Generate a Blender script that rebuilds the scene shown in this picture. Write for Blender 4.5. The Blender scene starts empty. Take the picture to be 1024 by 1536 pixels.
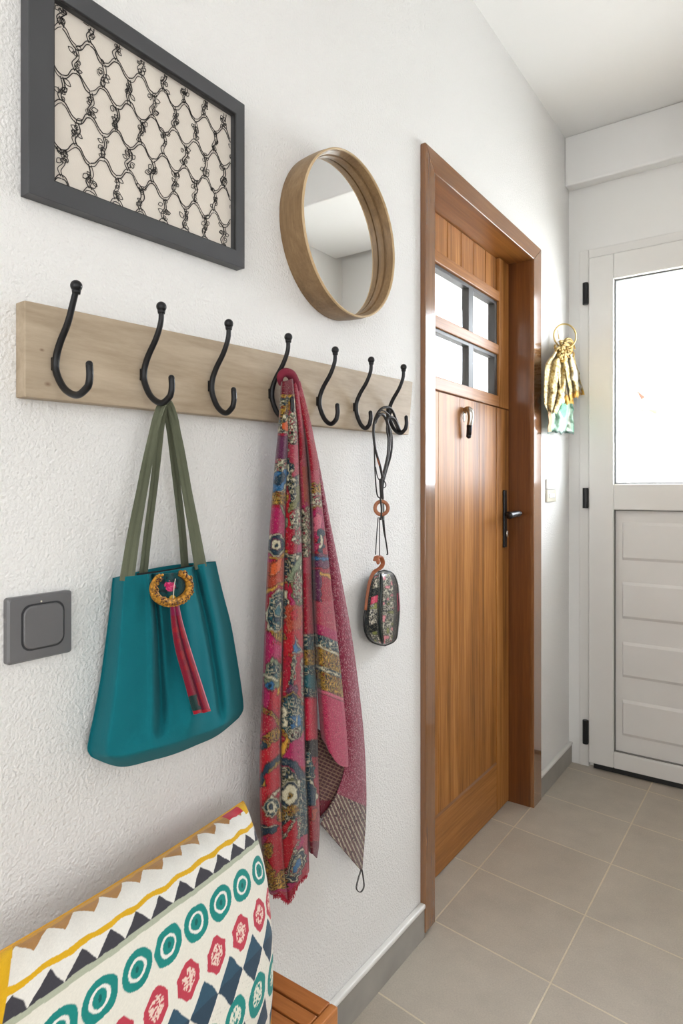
import bpy, bmesh, math, random
import numpy as np
from mathutils import Vector

# ------------------------------------------------------------------ camera, world, lights, exposure
FP, VPX, HOR = 968.0, 1200.0, 735.0
TH = math.atan((VPX - 512) / FP)
SN, CS = math.sin(TH), math.cos(TH)
CX, CZ = 0.82, 1.18
scene = bpy.context.scene
cam_data = bpy.data.cameras.new('camera')
cam = bpy.data.objects.new('camera', cam_data)
scene.collection.objects.link(cam)
cam.location = (CX, 0, CZ)
cam.rotation_euler = (math.pi / 2, 0, TH)
cam_data.sensor_fit = 'VERTICAL'
cam_data.sensor_height = 36.0
cam_data.lens = FP / 1536 * 36.0
cam_data.shift_y = (HOR - 768) / 1536
cam_data.clip_start = 0.01
scene.camera = cam

SKY_STRENGTH = 10.0
FILL_BACK = 19.0
FILL_SIDE = 13.0
BACKROOM = 6.0
EXPOSURE = 0.95
scene.view_settings.view_transform = 'Standard'
scene.view_settings.look = 'None'
scene.view_settings.gamma = 1.0
scene.view_settings.use_curve_mapping = False
scene.view_settings.exposure = EXPOSURE

world = bpy.data.worlds.new('world')
scene.world = world
world.use_nodes = True
bg = world.node_tree.nodes['Background']
bg.inputs[0].default_value = (0.87, 0.935, 1.0, 1)
bg.inputs[1].default_value = SKY_STRENGTH


def area(name, loc, rot, sx, sy, energy, col=(1, 1, 1), portal=False):
    l = bpy.data.lights.new(name, 'AREA')
    l.shape = 'RECTANGLE'
    l.size, l.size_y, l.energy, l.color = sx, sy, energy, col
    o = bpy.data.objects.new(name, l)
    scene.collection.objects.link(o)
    o.location, o.rotation_euler = loc, rot
    if portal:
        l.cycles.is_portal = True
    return o


# added fill lamps out of view; the walls behind and beside the camera are closed
area('back_fill', (1.5, -2.38, 1.45), (math.pi / 2, 0, 0), 2.4, 1.7, FILL_BACK, (0.975, 0.985, 1.0))  # added ambient fill from behind the camera
area('side_fill', (3.28, -0.7, 1.55), (math.pi / 2, 0, math.pi / 2), 1.6, 1.4, FILL_SIDE, (0.975, 0.985, 1.0))  # added fill from the side, lifts the lower left wall
area('backroom_fill', (-2.3, 3.1, 1.5), (math.pi / 2, 0, -math.pi / 2), 1.6, 1.5, BACKROOM, (1, 1, 1))  # added lamp that whitens the room behind the small panes
area('door_daylight_portal', (0.54, 3.02, 1.63), (-math.pi / 2, 0, 0), 0.75, 0.90, 1.0, portal=True)

# ------------------------------------------------------------------ helpers
def ray(u, v):
    a = (u - 512) / FP
    return (-SN + a * CS, CS + a * SN, (HOR - v) / FP)


def P(u, v, x=0.0):            # point on a plane parallel to the left wall, x metres off it
    r = ray(u, v)
    t = (x - CX) / r[0]
    return np.array((x, r[1] * t, CZ + r[2] * t))


def PY(u, v, y):
    r = ray(u, v)
    t = y / r[1]
    return np.array((CX + r[0] * t, y, CZ + r[2] * t))


def PZ(u, v, z):
    r = ray(u, v)
    t = (z - CZ) / r[2]
    return np.array((CX + r[0] * t, r[1] * t, z))


def PA(U, V, X):               # vectorised
    a = (U - 512) / FP
    rx = -SN + a * CS
    t = (X - CX) / rx
    return np.stack([X + 0 * t, (CS + a * SN) * t, CZ + (HOR - V) / FP * t], -1)


def S(r, g, b):
    def f(c):
        c /= 255.0
        return c / 12.92 if c <= 0.04045 else ((c + 0.055) / 1.055) ** 2.4
    return (f(r), f(g), f(b))


WLOC = {}


def link(o, base, parent=None):
    scene.collection.objects.link(o)
    base = np.array(base, float)
    WLOC[o] = base
    if parent is not None:
        o.parent = parent
        o.location = Vector(base - WLOC[parent])
    else:
        o.location = Vector(base)
    return o


def thing(name, label, cat, base, group=None, kind=None):
    o = bpy.data.objects.new(name, None)
    o.empty_display_size = 0.05
    link(o, base)
    return tag(o, label, cat, group, kind)


def tag(o, label=None, cat=None, group=None, kind=None):
    if label: o['label'] = label
    if cat: o['category'] = cat
    if group: o['group'] = group
    if kind: o['kind'] = kind
    return o


class MB:
    def __init__(self):
        self.v, self.f, self.n = [], [], 0

    def add(self, verts, faces):
        verts = np.asarray(verts, float).reshape(-1, 3)
        self.v.append(verts)
        self.f += [tuple(i + self.n for i in f) for f in faces]
        self.n += len(verts)
        return self

    def box(self, x0, x1, y0, y1, z0, z1):
        v = [(x, y, z) for x in (x0, x1) for y in (y0, y1) for z in (z0, z1)]
        return self.add(v, [(0, 1, 3, 2), (4, 6, 7, 5), (0, 4, 5, 1), (2, 3, 7, 6), (0, 2, 6, 4), (1, 5, 7, 3)])

    def prism(self, poly, x0, x1):     # polygon of (y,z) extruded along x
        n = len(poly)
        v = [(x0, p[0], p[1]) for p in poly] + [(x1, p[0], p[1]) for p in poly]
        f = [tuple(range(n))[::-1], tuple(range(n, 2 * n))] + [(i, (i + 1) % n, n + (i + 1) % n, n + i) for i in range(n)]
        return self.add(v, f)

    def tube(self, pts, r, seg=10, cap=True):
        pts = np.asarray(pts, float)
        n = len(pts)
        r = np.full(n, r) if np.isscalar(r) else np.interp(np.linspace(0, 1, n), np.linspace(0, 1, len(r)), r)
        tan = np.gradient(pts, axis=0)
        tan /= np.linalg.norm(tan, axis=1)[:, None] + 1e-12
        nrm = np.cross(tan[0], (0.31, 0.2, 0.93))
        if np.linalg.norm(nrm) < 1e-3: nrm = np.cross(tan[0], (1, 0, 0))
        rings = []
        for i in range(n):
            nrm = nrm - tan[i] * nrm.dot(tan[i])
            nrm /= np.linalg.norm(nrm) + 1e-12
            b = np.cross(tan[i], nrm)
            a = np.linspace(0, 2 * math.pi, seg, endpoint=False)
            rings.append(pts[i] + r[i] * (np.cos(a)[:, None] * nrm + np.sin(a)[:, None] * b))
        f = []
        for i in range(n - 1):
            for k in range(seg):
                f.append((i * seg + k, i * seg + (k + 1) % seg, (i + 1) * seg + (k + 1) % seg, (i + 1) * seg + k))
        if cap:
            f.append(tuple(range(seg))[::-1])
            f.append(tuple((n - 1) * seg + k for k in range(seg)))
        return self.add(np.concatenate(rings), f)

    def ribbon(self, pts, wdir, w, th=0.002):
        """flat strap: wdir = width direction per point"""
        pts = np.asarray(pts, float); n = len(pts)
        wdir = np.asarray(wdir, float)
        if wdir.ndim == 1: wdir = np.tile(wdir, (n, 1))
        w = np.full(n, w) if np.isscalar(w) else np.interp(np.linspace(0, 1, n), np.linspace(0, 1, len(w)), w)
        tan = np.gradient(pts, axis=0); tan /= np.linalg.norm(tan, axis=1)[:, None]
        wdir = wdir - tan * (wdir * tan).sum(1)[:, None]; wdir /= np.linalg.norm(wdir, axis=1)[:, None]
        nn = np.cross(tan, wdir)
        V = []
        prof = [(-.5, -.5), (-.25, -1.0), (0, -.4), (.25, -1.0), (.5, -.5), (.5, .5), (.25, 1.0), (0, .4), (-.25, 1.0), (-.5, .5)]
        for i in range(n):
            for a, b in prof:
                V.append(pts[i] + wdir[i] * w[i] * a + nn[i] * th * b)
        k = len(prof)
        f = [(i * k + j, i * k + (j + 1) % k, (i + 1) * k + (j + 1) % k, (i + 1) * k + j) for i in range(n - 1) for j in range(k)]
        f += [tuple(range(k))[::-1], tuple((n - 1) * k + j for j in range(k))]
        return self.add(V, f)

    def sphere(self, c, r, seg=16, rings=10, sc=(1, 1, 1)):
        V = []
        for i in range(rings + 1):
            ph = math.pi * i / rings
            for k in range(seg):
                a = 2 * math.pi * k / seg
                V.append((c[0] + r * sc[0] * math.sin(ph) * math.cos(a), c[1] + r * sc[1] * math.sin(ph) * math.sin(a), c[2] + r * sc[2] * math.cos(ph)))
        f = [(i * seg + k, (i + 1) * seg + k, (i + 1) * seg + (k + 1) % seg, i * seg + (k + 1) % seg) for i in range(rings) for k in range(seg)]
        return self.add(V, f)

    def grid(self, G, closed_u=False):
        a, b = G.shape[:2]
        f = []
        for i in range(a if closed_u else a - 1):
            for j in range(b - 1):
                i2 = (i + 1) % a
                f.append((i * b + j, i2 * b + j, i2 * b + j + 1, i * b + j + 1))
        return self.add(G.reshape(-1, 3), f)

    def lathe_x(self, cy, cz, prof, seg=96, rot=0):   # profile of (x, r) about an axis along x
        a = np.linspace(0, 2 * math.pi, seg, endpoint=False)
        G = np.array([[(x, cy + r * math.cos(t), cz + r * math.sin(t)) for x, r in prof] for t in a])
        return self.grid(G, True)

    def build(self, name, mat, parent=None, smooth=False, bevel=0.0, base=None, solid=0.0, colors=None, bseg=2, weld=False):
        V = np.concatenate(self.v)
        if base is None:
            lo, hi = V.min(0), V.max(0)
            base = ((lo[0] + hi[0]) / 2, (lo[1] + hi[1]) / 2, lo[2])
        base = np.array(base, float)
        me = bpy.data.meshes.new(name)
        me.from_pydata((V - base).tolist(), [], self.f)
        me.update()
        if weld or True:
            bm = bmesh.new(); bm.from_mesh(me)
            if weld: bmesh.ops.remove_doubles(bm, verts=bm.verts, dist=1e-5)
            if colors is None: bmesh.ops.recalc_face_normals(bm, faces=bm.faces)
            bm.to_mesh(me); bm.free()
        if colors is not None:
            ca = me.color_attributes.new('Col', 'FLOAT_COLOR', 'POINT')
            c = np.ones((len(V), 4), np.float32); c[:, :3] = np.clip(colors.reshape(-1, 3), 0, 1)
            ca.data.foreach_set('color', c.ravel())
        me.materials.append(mat)
        if smooth:
            me.polygons.foreach_set('use_smooth', [True] * len(me.polygons))
        o = bpy.data.objects.new(name, me)
        link(o, base, parent)
        if bevel:
            m = o.modifiers.new('bevel', 'BEVEL'); m.width = bevel; m.segments = bseg; m.limit_method = 'ANGLE'; m.angle_limit = math.radians(40)
            m.harden_normals = False
        if solid:
            m = o.modifiers.new('solid', 'SOLIDIFY'); m.thickness = solid; m.offset = -1
        return o


def smooth_line(pts, n=40):
    """Catmull-Rom through points"""
    pts = np.asarray(pts, float)
    p = np.vstack([2 * pts[0] - pts[1], pts, 2 * pts[-1] - pts[-2]])
    m = len(pts) - 1
    out = []
    for k in np.linspace(0, m - 1e-9, n):
        i = int(k); t = k - i
        a, b, c, d = p[i], p[i + 1], p[i + 2], p[i + 3]
        out.append(0.5 * (2 * b + (c - a) * t + (2 * a - 5 * b + 4 * c - d) * t * t + (3 * b - a - 3 * c + d) * t ** 3))
    return np.array(out)


# value noise
_rng = np.random.RandomState(7)
_tab = _rng.rand(256, 256)


def vn(x, y, s=0):
    x = np.asarray(x, float) + s * 17.3; y = np.asarray(y, float) + s * 9.7
    xi = np.floor(x).astype(int); yi = np.floor(y).astype(int)
    fx = x - xi; fy = y - yi
    fx = fx * fx * (3 - 2 * fx); fy = fy * fy * (3 - 2 * fy)
    g = lambda i, j: _tab[i % 256, j % 256]
    return (g(xi, yi) * (1 - fx) + g(xi + 1, yi) * fx) * (1 - fy) + (g(xi, yi + 1) * (1 - fx) + g(xi + 1, yi + 1) * fx) * fy


# ------------------------------------------------------------------ materials
def mat_new(name):
    m = bpy.data.materials.new(name); m.use_nodes = True
    nt = m.node_tree
    b = nt.nodes['Principled BSDF']
    return m, nt, b


def N(nt, t, **k):
    n = nt.nodes.new(t)
    for a, v in k.items(): setattr(n, a, v)
    return n


def setin(n, **k):
    for a, v in k.items():
        n.inputs[a.replace('_', ' ')].default_value = v


def bump_noise(nt, b, scale, strength, dist, detail=3.0, coord=None, tex=None):
    co = coord or N(nt, 'ShaderNodeTexCoord').outputs['Object']
    t = N(nt, 'ShaderNodeTexNoise'); t.inputs['Scale'].default_value = scale; t.inputs['Detail'].default_value = detail
    nt.links.new(co, t.inputs['Vector'])
    bp = N(nt, 'ShaderNodeBump'); bp.inputs['Strength'].default_value = strength; bp.inputs['Distance'].default_value = dist
    nt.links.new(t.outputs['Fac'], bp.inputs['Height'])
    nt.links.new(bp.outputs['Normal'], b.inputs['Normal'])
    return t, bp


def plain(name, col, rough=0.5, metal=0.0, vs=9.0, bump=None, var=0.0, spec=0.5, coat=0.0, sheen=0.0):
    m, nt, b = mat_new(name)
    b.inputs['Base Color'].default_value = (*col, 1)
    b.inputs['Roughness'].default_value = rough
    b.inputs['Metallic'].default_value = metal
    b.inputs['Specular IOR Level'].default_value = spec
    b.inputs['Coat Weight'].default_value = coat
    b.inputs['Sheen Weight'].default_value = sheen
    co = N(nt, 'ShaderNodeTexCoord').outputs['Object']
    if var:
        t = N(nt, 'ShaderNodeTexNoise'); t.inputs['Scale'].default_value = vs; t.inputs['Detail'].default_value = 5
        nt.links.new(co, t.inputs['Vector'])
        r = N(nt, 'ShaderNodeValToRGB')
        r.color_ramp.elements[0].position = .3; r.color_ramp.elements[1].position = .7
        r.color_ramp.elements[0].color = tuple(c * (1 - var) for c in col) + (1,)
        r.color_ramp.elements[1].color = tuple(min(1, c * (1 + var)) for c in col) + (1,)
        nt.links.new(t.outputs['Fac'], r.inputs[0]); nt.links.new(r.outputs[0], b.inputs['Base Color'])
    if bump:
        bump_noise(nt, b, bump[0], bump[1], bump[2], coord=co)
    return m


def plaster(name, col, sc=(150, 40), st=(0.35, 0.5), dist=0.0015):
    m, nt, b = mat_new(name)
    b.inputs['Base Color'].default_value = (*col, 1)
    b.inputs['Roughness'].default_value = 0.75
    b.inputs['Specular IOR Level'].default_value = 0.25
    co = N(nt, 'ShaderNodeTexCoord').outputs['Object']
    t1 = N(nt, 'ShaderNodeTexNoise'); t1.inputs['Scale'].default_value = sc[0]; t1.inputs['Detail'].default_value = 3
    t2 = N(nt, 'ShaderNodeTexNoise'); t2.inputs['Scale'].default_value = sc[1]; t2.inputs['Detail'].default_value = 4
    t2.inputs['Distortion'].default_value = .6
    for t in (t1, t2): nt.links.new(co, t.inputs['Vector'])
    mx = N(nt, 'ShaderNodeMath', operation='MULTIPLY_ADD')
    nt.links.new(t2.outputs['Fac'], mx.inputs[0]); mx.inputs[1].default_value = st[1]
    nt.links.new(t1.outputs['Fac'], mx.inputs[2])
    bp = N(nt, 'ShaderNodeBump'); bp.inputs['Strength'].default_value = st[0]; bp.inputs['Distance'].default_value = dist
    nt.links.new(mx.outputs[0], bp.inputs['Height']); nt.links.new(bp.outputs['Normal'], b.inputs['Normal'])
    return m


def wood(name, cols, axis='z', scale=14.0, stretch=0.06, rough=0.35, coat=0.0, bands=0.35, knots=None, bump=0.08, contrast=(.3, .7), spec=.5):
    """cols dark -> light; grain runs along axis"""
    m, nt, b = mat_new(name)
    co = N(nt, 'ShaderNodeTexCoord').outputs['Object']
    mp = N(nt, 'ShaderNodeMapping')
    sc = {'x': (stretch, 1, 1), 'y': (1, stretch, 1), 'z': (1, 1, stretch)}[axis]
    mp.inputs['Scale'].default_value = tuple(scale * s for s in sc)
    nt.links.new(co, mp.inputs['Vector'])
    n1 = N(nt, 'ShaderNodeTexNoise'); setin(n1, Scale=1.0, Detail=6.0, Roughness=.6, Distortion=.7)
    n2 = N(nt, 'ShaderNodeTexNoise'); setin(n2, Scale=7.0, Detail=4.0, Roughness=.7)
    nt.links.new(mp.outputs[0], n1.inputs['Vector']); nt.links.new(mp.outputs[0], n2.inputs['Vector'])
    mx = N(nt, 'ShaderNodeMix'); mx.inputs[0].default_value = bands
    nt.links.new(n1.outputs['Fac'], mx.inputs[2]); nt.links.new(n2.outputs['Fac'], mx.inputs[3])
    r = N(nt, 'ShaderNodeValToRGB')
    els = r.color_ramp.elements
    els[0].position = contrast[0]; els[0].color = (*cols[0], 1)
    els[1].position = contrast[1]; els[1].color = (*cols[-1], 1)
    if len(cols) == 3:
        e = els.new((contrast[0] + contrast[1]) / 2); e.color = (*cols[1], 1)
    nt.links.new(mx.outputs[0], r.inputs[0])
    src = r.outputs[0]
    if knots:
        for (ky, kz, kr) in knots:
            sub = N(nt, 'ShaderNodeVectorMath', operation='DISTANCE')
            mp2 = N(nt, 'ShaderNodeMapping'); mp2.inputs['Scale'].default_value = (0, 1, 1.6)
            nt.links.new(co, mp2.inputs['Vector']); nt.links.new(mp2.outputs[0], sub.inputs[0])
            sub.inputs[1].default_value = (0, ky, kz * 1.6)
            rr = N(nt, 'ShaderNodeMapRange'); rr.inputs[1].default_value = 0; rr.inputs[2].default_value = kr; rr.inputs[3].default_value = .85; rr.inputs[4].default_value = 0
            nt.links.new(sub.outputs['Value'], rr.inputs[0])
            mk = N(nt, 'ShaderNodeMix', data_type='RGBA')
            nt.links.new(rr.outputs[0], mk.inputs[0]); nt.links.new(src, mk.inputs[6]); mk.inputs[7].default_value = (*S(110, 80, 58), 1)
            src = mk.outputs[2]
    nt.links.new(src, b.inputs['Base Color'])
    b.inputs['Roughness'].default_value = rough
    b.inputs['Coat Weight'].default_value = coat
    b.inputs['Coat Roughness'].default_value = 0.05
    b.inputs['Specular IOR Level'].default_value = spec
    bp = N(nt, 'ShaderNodeBump'); bp.inputs['Strength'].default_value = bump; bp.inputs['Distance'].default_value = 0.002
    nt.links.new(n2.outputs['Fac'], bp.inputs['Height']); nt.links.new(bp.outputs['Normal'], b.inputs['Normal'])
    return m


def vcol(name, rough=0.9, sheen=0.2, bump=(900, .35, .0006), coat=0.0):
    m, nt, b = mat_new(name)
    a = N(nt, 'ShaderNodeAttribute', attribute_name='Col')
    nt.links.new(a.outputs['Color'], b.inputs['Base Color'])
    b.inputs['Roughness'].default_value = rough
    b.inputs['Sheen Weight'].default_value = sheen
    b.inputs['Specular IOR Level'].default_value = .2
    b.inputs['Coat Weight'].default_value = coat
    if bump: bump_noise(nt, b, *bump)
    return m


def glass(name, refl=0.08, tint=(1, 1, 1)):
    m, nt, b = mat_new(name)
    nt.nodes.remove(b)
    out = nt.nodes['Material Output']
    tr = N(nt, 'ShaderNodeBsdfTransparent'); tr.inputs[0].default_value = (*tint, 1)
    gl = N(nt, 'ShaderNodeBsdfGlossy'); gl.inputs['Roughness'].default_value = 0.01
    fr = N(nt, 'ShaderNodeFresnel'); fr.inputs[0].default_value = 1.5
    mx = N(nt, 'ShaderNodeMixShader')
    ge = N(nt, 'ShaderNodeNewGeometry'); inv = N(nt, 'ShaderNodeMath', operation='SUBTRACT'); inv.inputs[0].default_value = 1.0
    mu = N(nt, 'ShaderNodeMath', operation='MULTIPLY')
    nt.links.new(ge.outputs['Backfacing'], inv.inputs[1]); nt.links.new(inv.outputs[0], mu.inputs[0]); nt.links.new(fr.outputs[0], mu.inputs[1])
    nt.links.new(mu.outputs[0], mx.inputs[0]); nt.links.new(tr.outputs[0], mx.inputs[1]); nt.links.new(gl.outputs[0], mx.inputs[2])
    nt.links.new(mx.outputs[0], out.inputs[0])
    return m


M_wall = plaster('wall_plaster', S(239, 238, 236), sc=(240, 120), st=(.8, .8), dist=.0028)
M_wall2 = plaster('smooth_plaster', S(238, 237, 234), sc=(90, 20), st=(.12, .5))
M_ceil = plaster('ceiling_paint', S(240, 239, 237), sc=(60, 12), st=(.08, .5))


def tile_material():
    m, nt, b = mat_new('floor_tiles')
    co = N(nt, 'ShaderNodeTexCoord').outputs['Object']
    sx = N(nt, 'ShaderNodeSeparateXYZ'); nt.links.new(co, sx.inputs[0])
    # laid slightly out of square, as the photo shows
    ma = N(nt, 'ShaderNodeMath', operation='MULTIPLY_ADD'); nt.links.new(sx.outputs[0], ma.inputs[0]); ma.inputs[1].default_value = .12
    nt.links.new(sx.outputs[1], ma.inputs[2])
    cb = N(nt, 'ShaderNodeCombineXYZ'); nt.links.new(sx.outputs[0], cb.inputs[0]); nt.links.new(ma.outputs[0], cb.inputs[1])
    mp = N(nt, 'ShaderNodeMapping'); mp.inputs['Location'].default_value = (-.003 + 3.3, -1.287 + 3.02, 0)
    nt.links.new(cb.outputs[0], mp.inputs['Vector'])
    br = N(nt, 'ShaderNodeTexBrick', offset=0.0, squash=1.0)
    setin(br, Scale=1.0, Mortar_Size=.0026, Mortar_Smooth=.3, Bias=0.0, Brick_Width=.33, Row_Height=.302)
    br.inputs['Color1'].default_value = (*S(186, 177, 164), 1)
    br.inputs['Color2'].default_value = (*S(180, 170, 156), 1)
    br.inputs['Mortar'].default_value = (*S(212, 200, 176), 1)
    nt.links.new(mp.outputs[0], br.inputs['Vector'])
    n1 = N(nt, 'ShaderNodeTexNoise'); setin(n1, Scale=7.0, Detail=8.0, Roughness=.65)
    n2 = N(nt, 'ShaderNodeTexNoise'); setin(n2, Scale=260.0, Detail=3.0)
    nt.links.new(co, n1.inputs['Vector']); nt.links.new(co, n2.inputs['Vector'])
    r1 = N(nt, 'ShaderNodeMapRange'); setin(r1, From_Min=.3, From_Max=.7, To_Min=.9, To_Max=1.08)
    r2 = N(nt, 'ShaderNodeMapRange'); setin(r2, From_Min=.3, From_Max=.7, To_Min=.93, To_Max=1.07)
    nt.links.new(n1.outputs['Fac'], r1.inputs[0]); nt.links.new(n2.outputs['Fac'], r2.inputs[0])
    mu = N(nt, 'ShaderNodeMath', operation='MULTIPLY'); nt.links.new(r1.outputs[0], mu.inputs[0]); nt.links.new(r2.outputs[0], mu.inputs[1])
    vm = N(nt, 'ShaderNodeVectorMath', operation='SCALE'); nt.links.new(br.outputs['Color'], vm.inputs[0]); nt.links.new(mu.outputs[0], vm.inputs['Scale'])
    nt.links.new(vm.outputs[0], b.inputs['Base Color'])
    b.inputs['Roughness'].default_value = .5
    b.inputs['Specular IOR Level'].default_value = .35
    bp = N(nt, 'ShaderNodeBump'); setin(bp, Strength=.5, Distance=.0015); bp.invert = True
    nt.links.new(br.outputs['Fac'], bp.inputs['Height']); nt.links.new(bp.outputs['Normal'], b.inputs['Normal'])
    return m


M_floor = tile_material()
M_skirt = plain('skirting_tile', S(158, 154, 147), .5, var=.12, bump=(60, .1, .001))
M_white = plain('white_lacquer', S(232, 230, 226), .35, var=.01, bump=(40, .03, .001))
M_black = plain('black_iron', S(24, 25, 28), .38, metal=.3, bump=(60, .12, .001), var=.2)
M_dark = plain('dark_rubber', S(30, 30, 30), .6, bump=(60, .1, .001))
dw = [S(108, 66, 28), S(164, 108, 54), S(200, 144, 84)]
dk = [S(82, 42, 18), S(116, 64, 30), S(140, 82, 42)]
M_doorV = wood('door_wood_vertical', dw, 'z', 20, .03, .42, .0, contrast=(.36, .66), spec=.22)
M_doorH = wood('door_wood_horizontal', dw, 'y', 16, .04, .42, .03, spec=.3)
cs = [S(102, 64, 34), S(134, 90, 54), S(160, 114, 72)]
M_caseV = wood('casing_wood_vertical', cs, 'z', 18, .04, .16, 1.0, bump=.02)
M_caseH = wood('casing_wood_horizontal', cs, 'y', 18, .04, .3, .5, bump=.03)
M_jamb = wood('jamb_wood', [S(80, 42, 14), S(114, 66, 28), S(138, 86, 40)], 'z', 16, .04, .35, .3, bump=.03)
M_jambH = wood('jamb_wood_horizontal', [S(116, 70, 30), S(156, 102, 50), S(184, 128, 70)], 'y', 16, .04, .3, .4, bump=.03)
M_bench = wood('bench_wood', [S(128, 72, 30), S(170, 102, 48), S(196, 128, 68)], 'x', 20, .08, .4, .2)
M_oak = wood('pale_oak', [S(150, 132, 108), S(176, 158, 134), S(194, 177, 154)], 'y', 22, .12, .6, 0, bands=.3,
             knots=[(-.478, .063, .004), (-.47, .02, .006), (.015, .045, .003)], bump=.1)
M_ring = wood('mirror_wood', [S(104, 80, 50), S(134, 106, 72), S(158, 130, 94)], 'z', 24, .12, .5, .05)
M_ring_edge = wood('mirror_edge_wood', [S(176, 146, 106), S(200, 172, 132), S(212, 186, 148)], 'z', 24, .12, .5, .05)
M_mirror = plain('mirror_silver', (.92, .93, .93), .0, metal=1.0)
M_frame = plain('charcoal_paint', S(67, 68, 71), .45, var=.05, bump=(50, .06, .001))
M_canvas = plain('canvas', S(222, 214, 203), .9, var=.03, bump=(500, .3, .0005))
M_ink = plain('black_wire', S(26, 22, 20), .6, var=.2)
M_teal = plain('teal_felt', S(20, 107, 117), .95, var=.06, bump=(420, .5, .0008), spec=.12, sheen=.04)
M_strap = plain('olive_webbing', S(98, 102, 84), .9, var=.15, bump=(500, .5, .0006), spec=.12, sheen=.03)
M_graysw = plain('grey_metal_plastic', S(112, 112, 114), .38, metal=.3, var=.04, bump=(30, .03, .001))
M_swdark = plain('switch_gap', S(52, 53, 56), .5, metal=.2)
M_glass = glass('clear_glass')
M_fabric = vcol('printed_cotton', .9, .15, (700, .3, .0006))
M_scarf = vcol('woven_print', .92, .25, (620, .6, .0012))
M_vgloss = vcol('glossy_print', .35, 0, (300, .3, .0006), coat=.3)
M_gold = plain('gold_thread', S(176, 124, 40), .5, metal=.25, var=.75, vs=260, bump=(300, .8, .002))
M_copper = plain('rust_leather', S(160, 92, 56), .5, var=.3, bump=(200, .3, .001))
M_brownring = wood('brown_ring_wood', [S(120, 62, 30), S(158, 92, 50), S(182, 116, 70)], 'z', 60, .3, .35, .3)
M_cord = plain('black_leather_cord', S(32, 28, 27), .4, var=.25, bump=(300, .4, .001))
M_brass = plain('pale_brass', S(205, 180, 120), .3, metal=.7, var=.08)
M_chrome = plain('chrome', S(200, 196, 190), .18, metal=1.0, var=.1)
M_beige = plain('beige_plastic', S(214, 208, 190), .4, var=.02)

# ------------------------------------------------------------------ room shell
YE = 2.86; ZC = 2.685; XR = 1.27
DY0, DY1, DZ = 1.569, 2.362, 2.036      # wooden door opening
floor = MB().box(-2.4, 3.4, -2.5, 4.0, -.08, 0).build('floor', M_floor, base=(0, 0, 0))
tag(floor, 'beige grey square floor tiles with pale grout', 'floor', kind='structure')
mb = MB().box(-.13, 0, -2.5, DY0 - .02, 0, ZC).box(-.13, 0, DY1 + .02, YE + .12, 0, ZC).box(-.13, 0, DY0 - .02, DY1 + .02, DZ + .02, ZC)
tag(mb.build('wall_left', M_wall, base=(0, 0, 0)), 'white rough plaster wall with the coat rack and wooden door', 'wall', kind='structure')
EX0, EX1, EZ1 = .045, 1.045, 2.205      # white door opening
mb = MB().box(0, EX0, YE, YE + .12, 0, ZC).box(EX1, XR + .1, YE, YE + .12, 0, ZC).box(EX0, EX1, YE, YE + .12, EZ1, ZC)
tag(mb.build('wall_end', M_wall2, base=(0, 0, 0)), 'white end wall around the glazed white door', 'wall', kind='structure')
tag(MB().box(XR, XR + .1, 1.1, YE, 0, ZC).box(XR + .1, 3.4, 1.1, 1.2, 0, ZC).build('wall_right', M_wall2, base=(0, 0, 0)), 'white wall opposite the coat rack', 'wall', kind='structure')
tag(MB().box(3.3, 3.4, -2.5, -1.6, 0, ZC).box(3.3, 3.4, .2, 1.1, 0, ZC).box(3.3, 3.4, -1.6, .2, 0, ZC).build('wall_side', M_wall2, base=(0, 0, 0)),
    'white wall of the living area to the side of the camera', 'wall', kind='structure')
tag(MB().box(-.1, 3.4, -2.6, -2.5, 0, ZC).build('wall_back', M_wall2, base=(0, 0, 0)),
    'white wall behind the camera', 'wall', kind='structure')
tag(MB().box(-2.4, 3.4, -2.6, 4.0, ZC, ZC + .1).build('ceiling', M_ceil, base=(0, 0, ZC)), 'white painted ceiling', 'ceiling', kind='structure')
tag(MB().box(0, XR, YE - .062, YE, 2.475, ZC).box(.60, XR, 2.2, YE - .0625, 2.415, ZC).build('trim_1', M_ceil, base=(0, YE, 2.475), bevel=.006), 'white plaster bulkhead beam over the white door', 'beam', kind='structure')
# back room seen through the small panes
tag(MB().box(-2.5, -2.4, .6, 4.0, 0, .75).box(-2.5, -2.4, .6, 4.0, 2.3, ZC).box(-2.5, -2.4, .6, 2.2, .75, 2.3).box(-2.4, -.13, .5, .6, 0, ZC)
    .box(-2.4, -.13, 3.9, 4.0, 0, ZC).box(-.13, 0, YE + .12, 4.0, 0, ZC).build('wall_far', M_wall2, base=(0, 0, 0)), 'white walls of the room behind the wooden door', 'wall', kind='structure')
# skirting
for nm, y0, y1, lab in (('baseboard_left', -2.5, 1.514, 'grey tile skirting with white cap before the wooden door'),
                        ('baseboard_left', 2.448, YE, 'grey tile skirting with white cap in the far corner')):
    o = MB().box(0, .013, y0, y1, 0, .078).build(nm, M_skirt, bevel=.001)
    tag(o, lab, 'skirting', kind='structure')
    MB().box(0, .017, y0, y1, .078, .090).build('white_cap', M_white, o, bevel=.004)
o = MB().box(XR - .013, XR, 1.1, YE, 0, .085).build('baseboard_right', M_skirt, bevel=.001); tag(o, 'grey tile skirting on the opposite wall', 'skirting', kind='structure')

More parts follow.
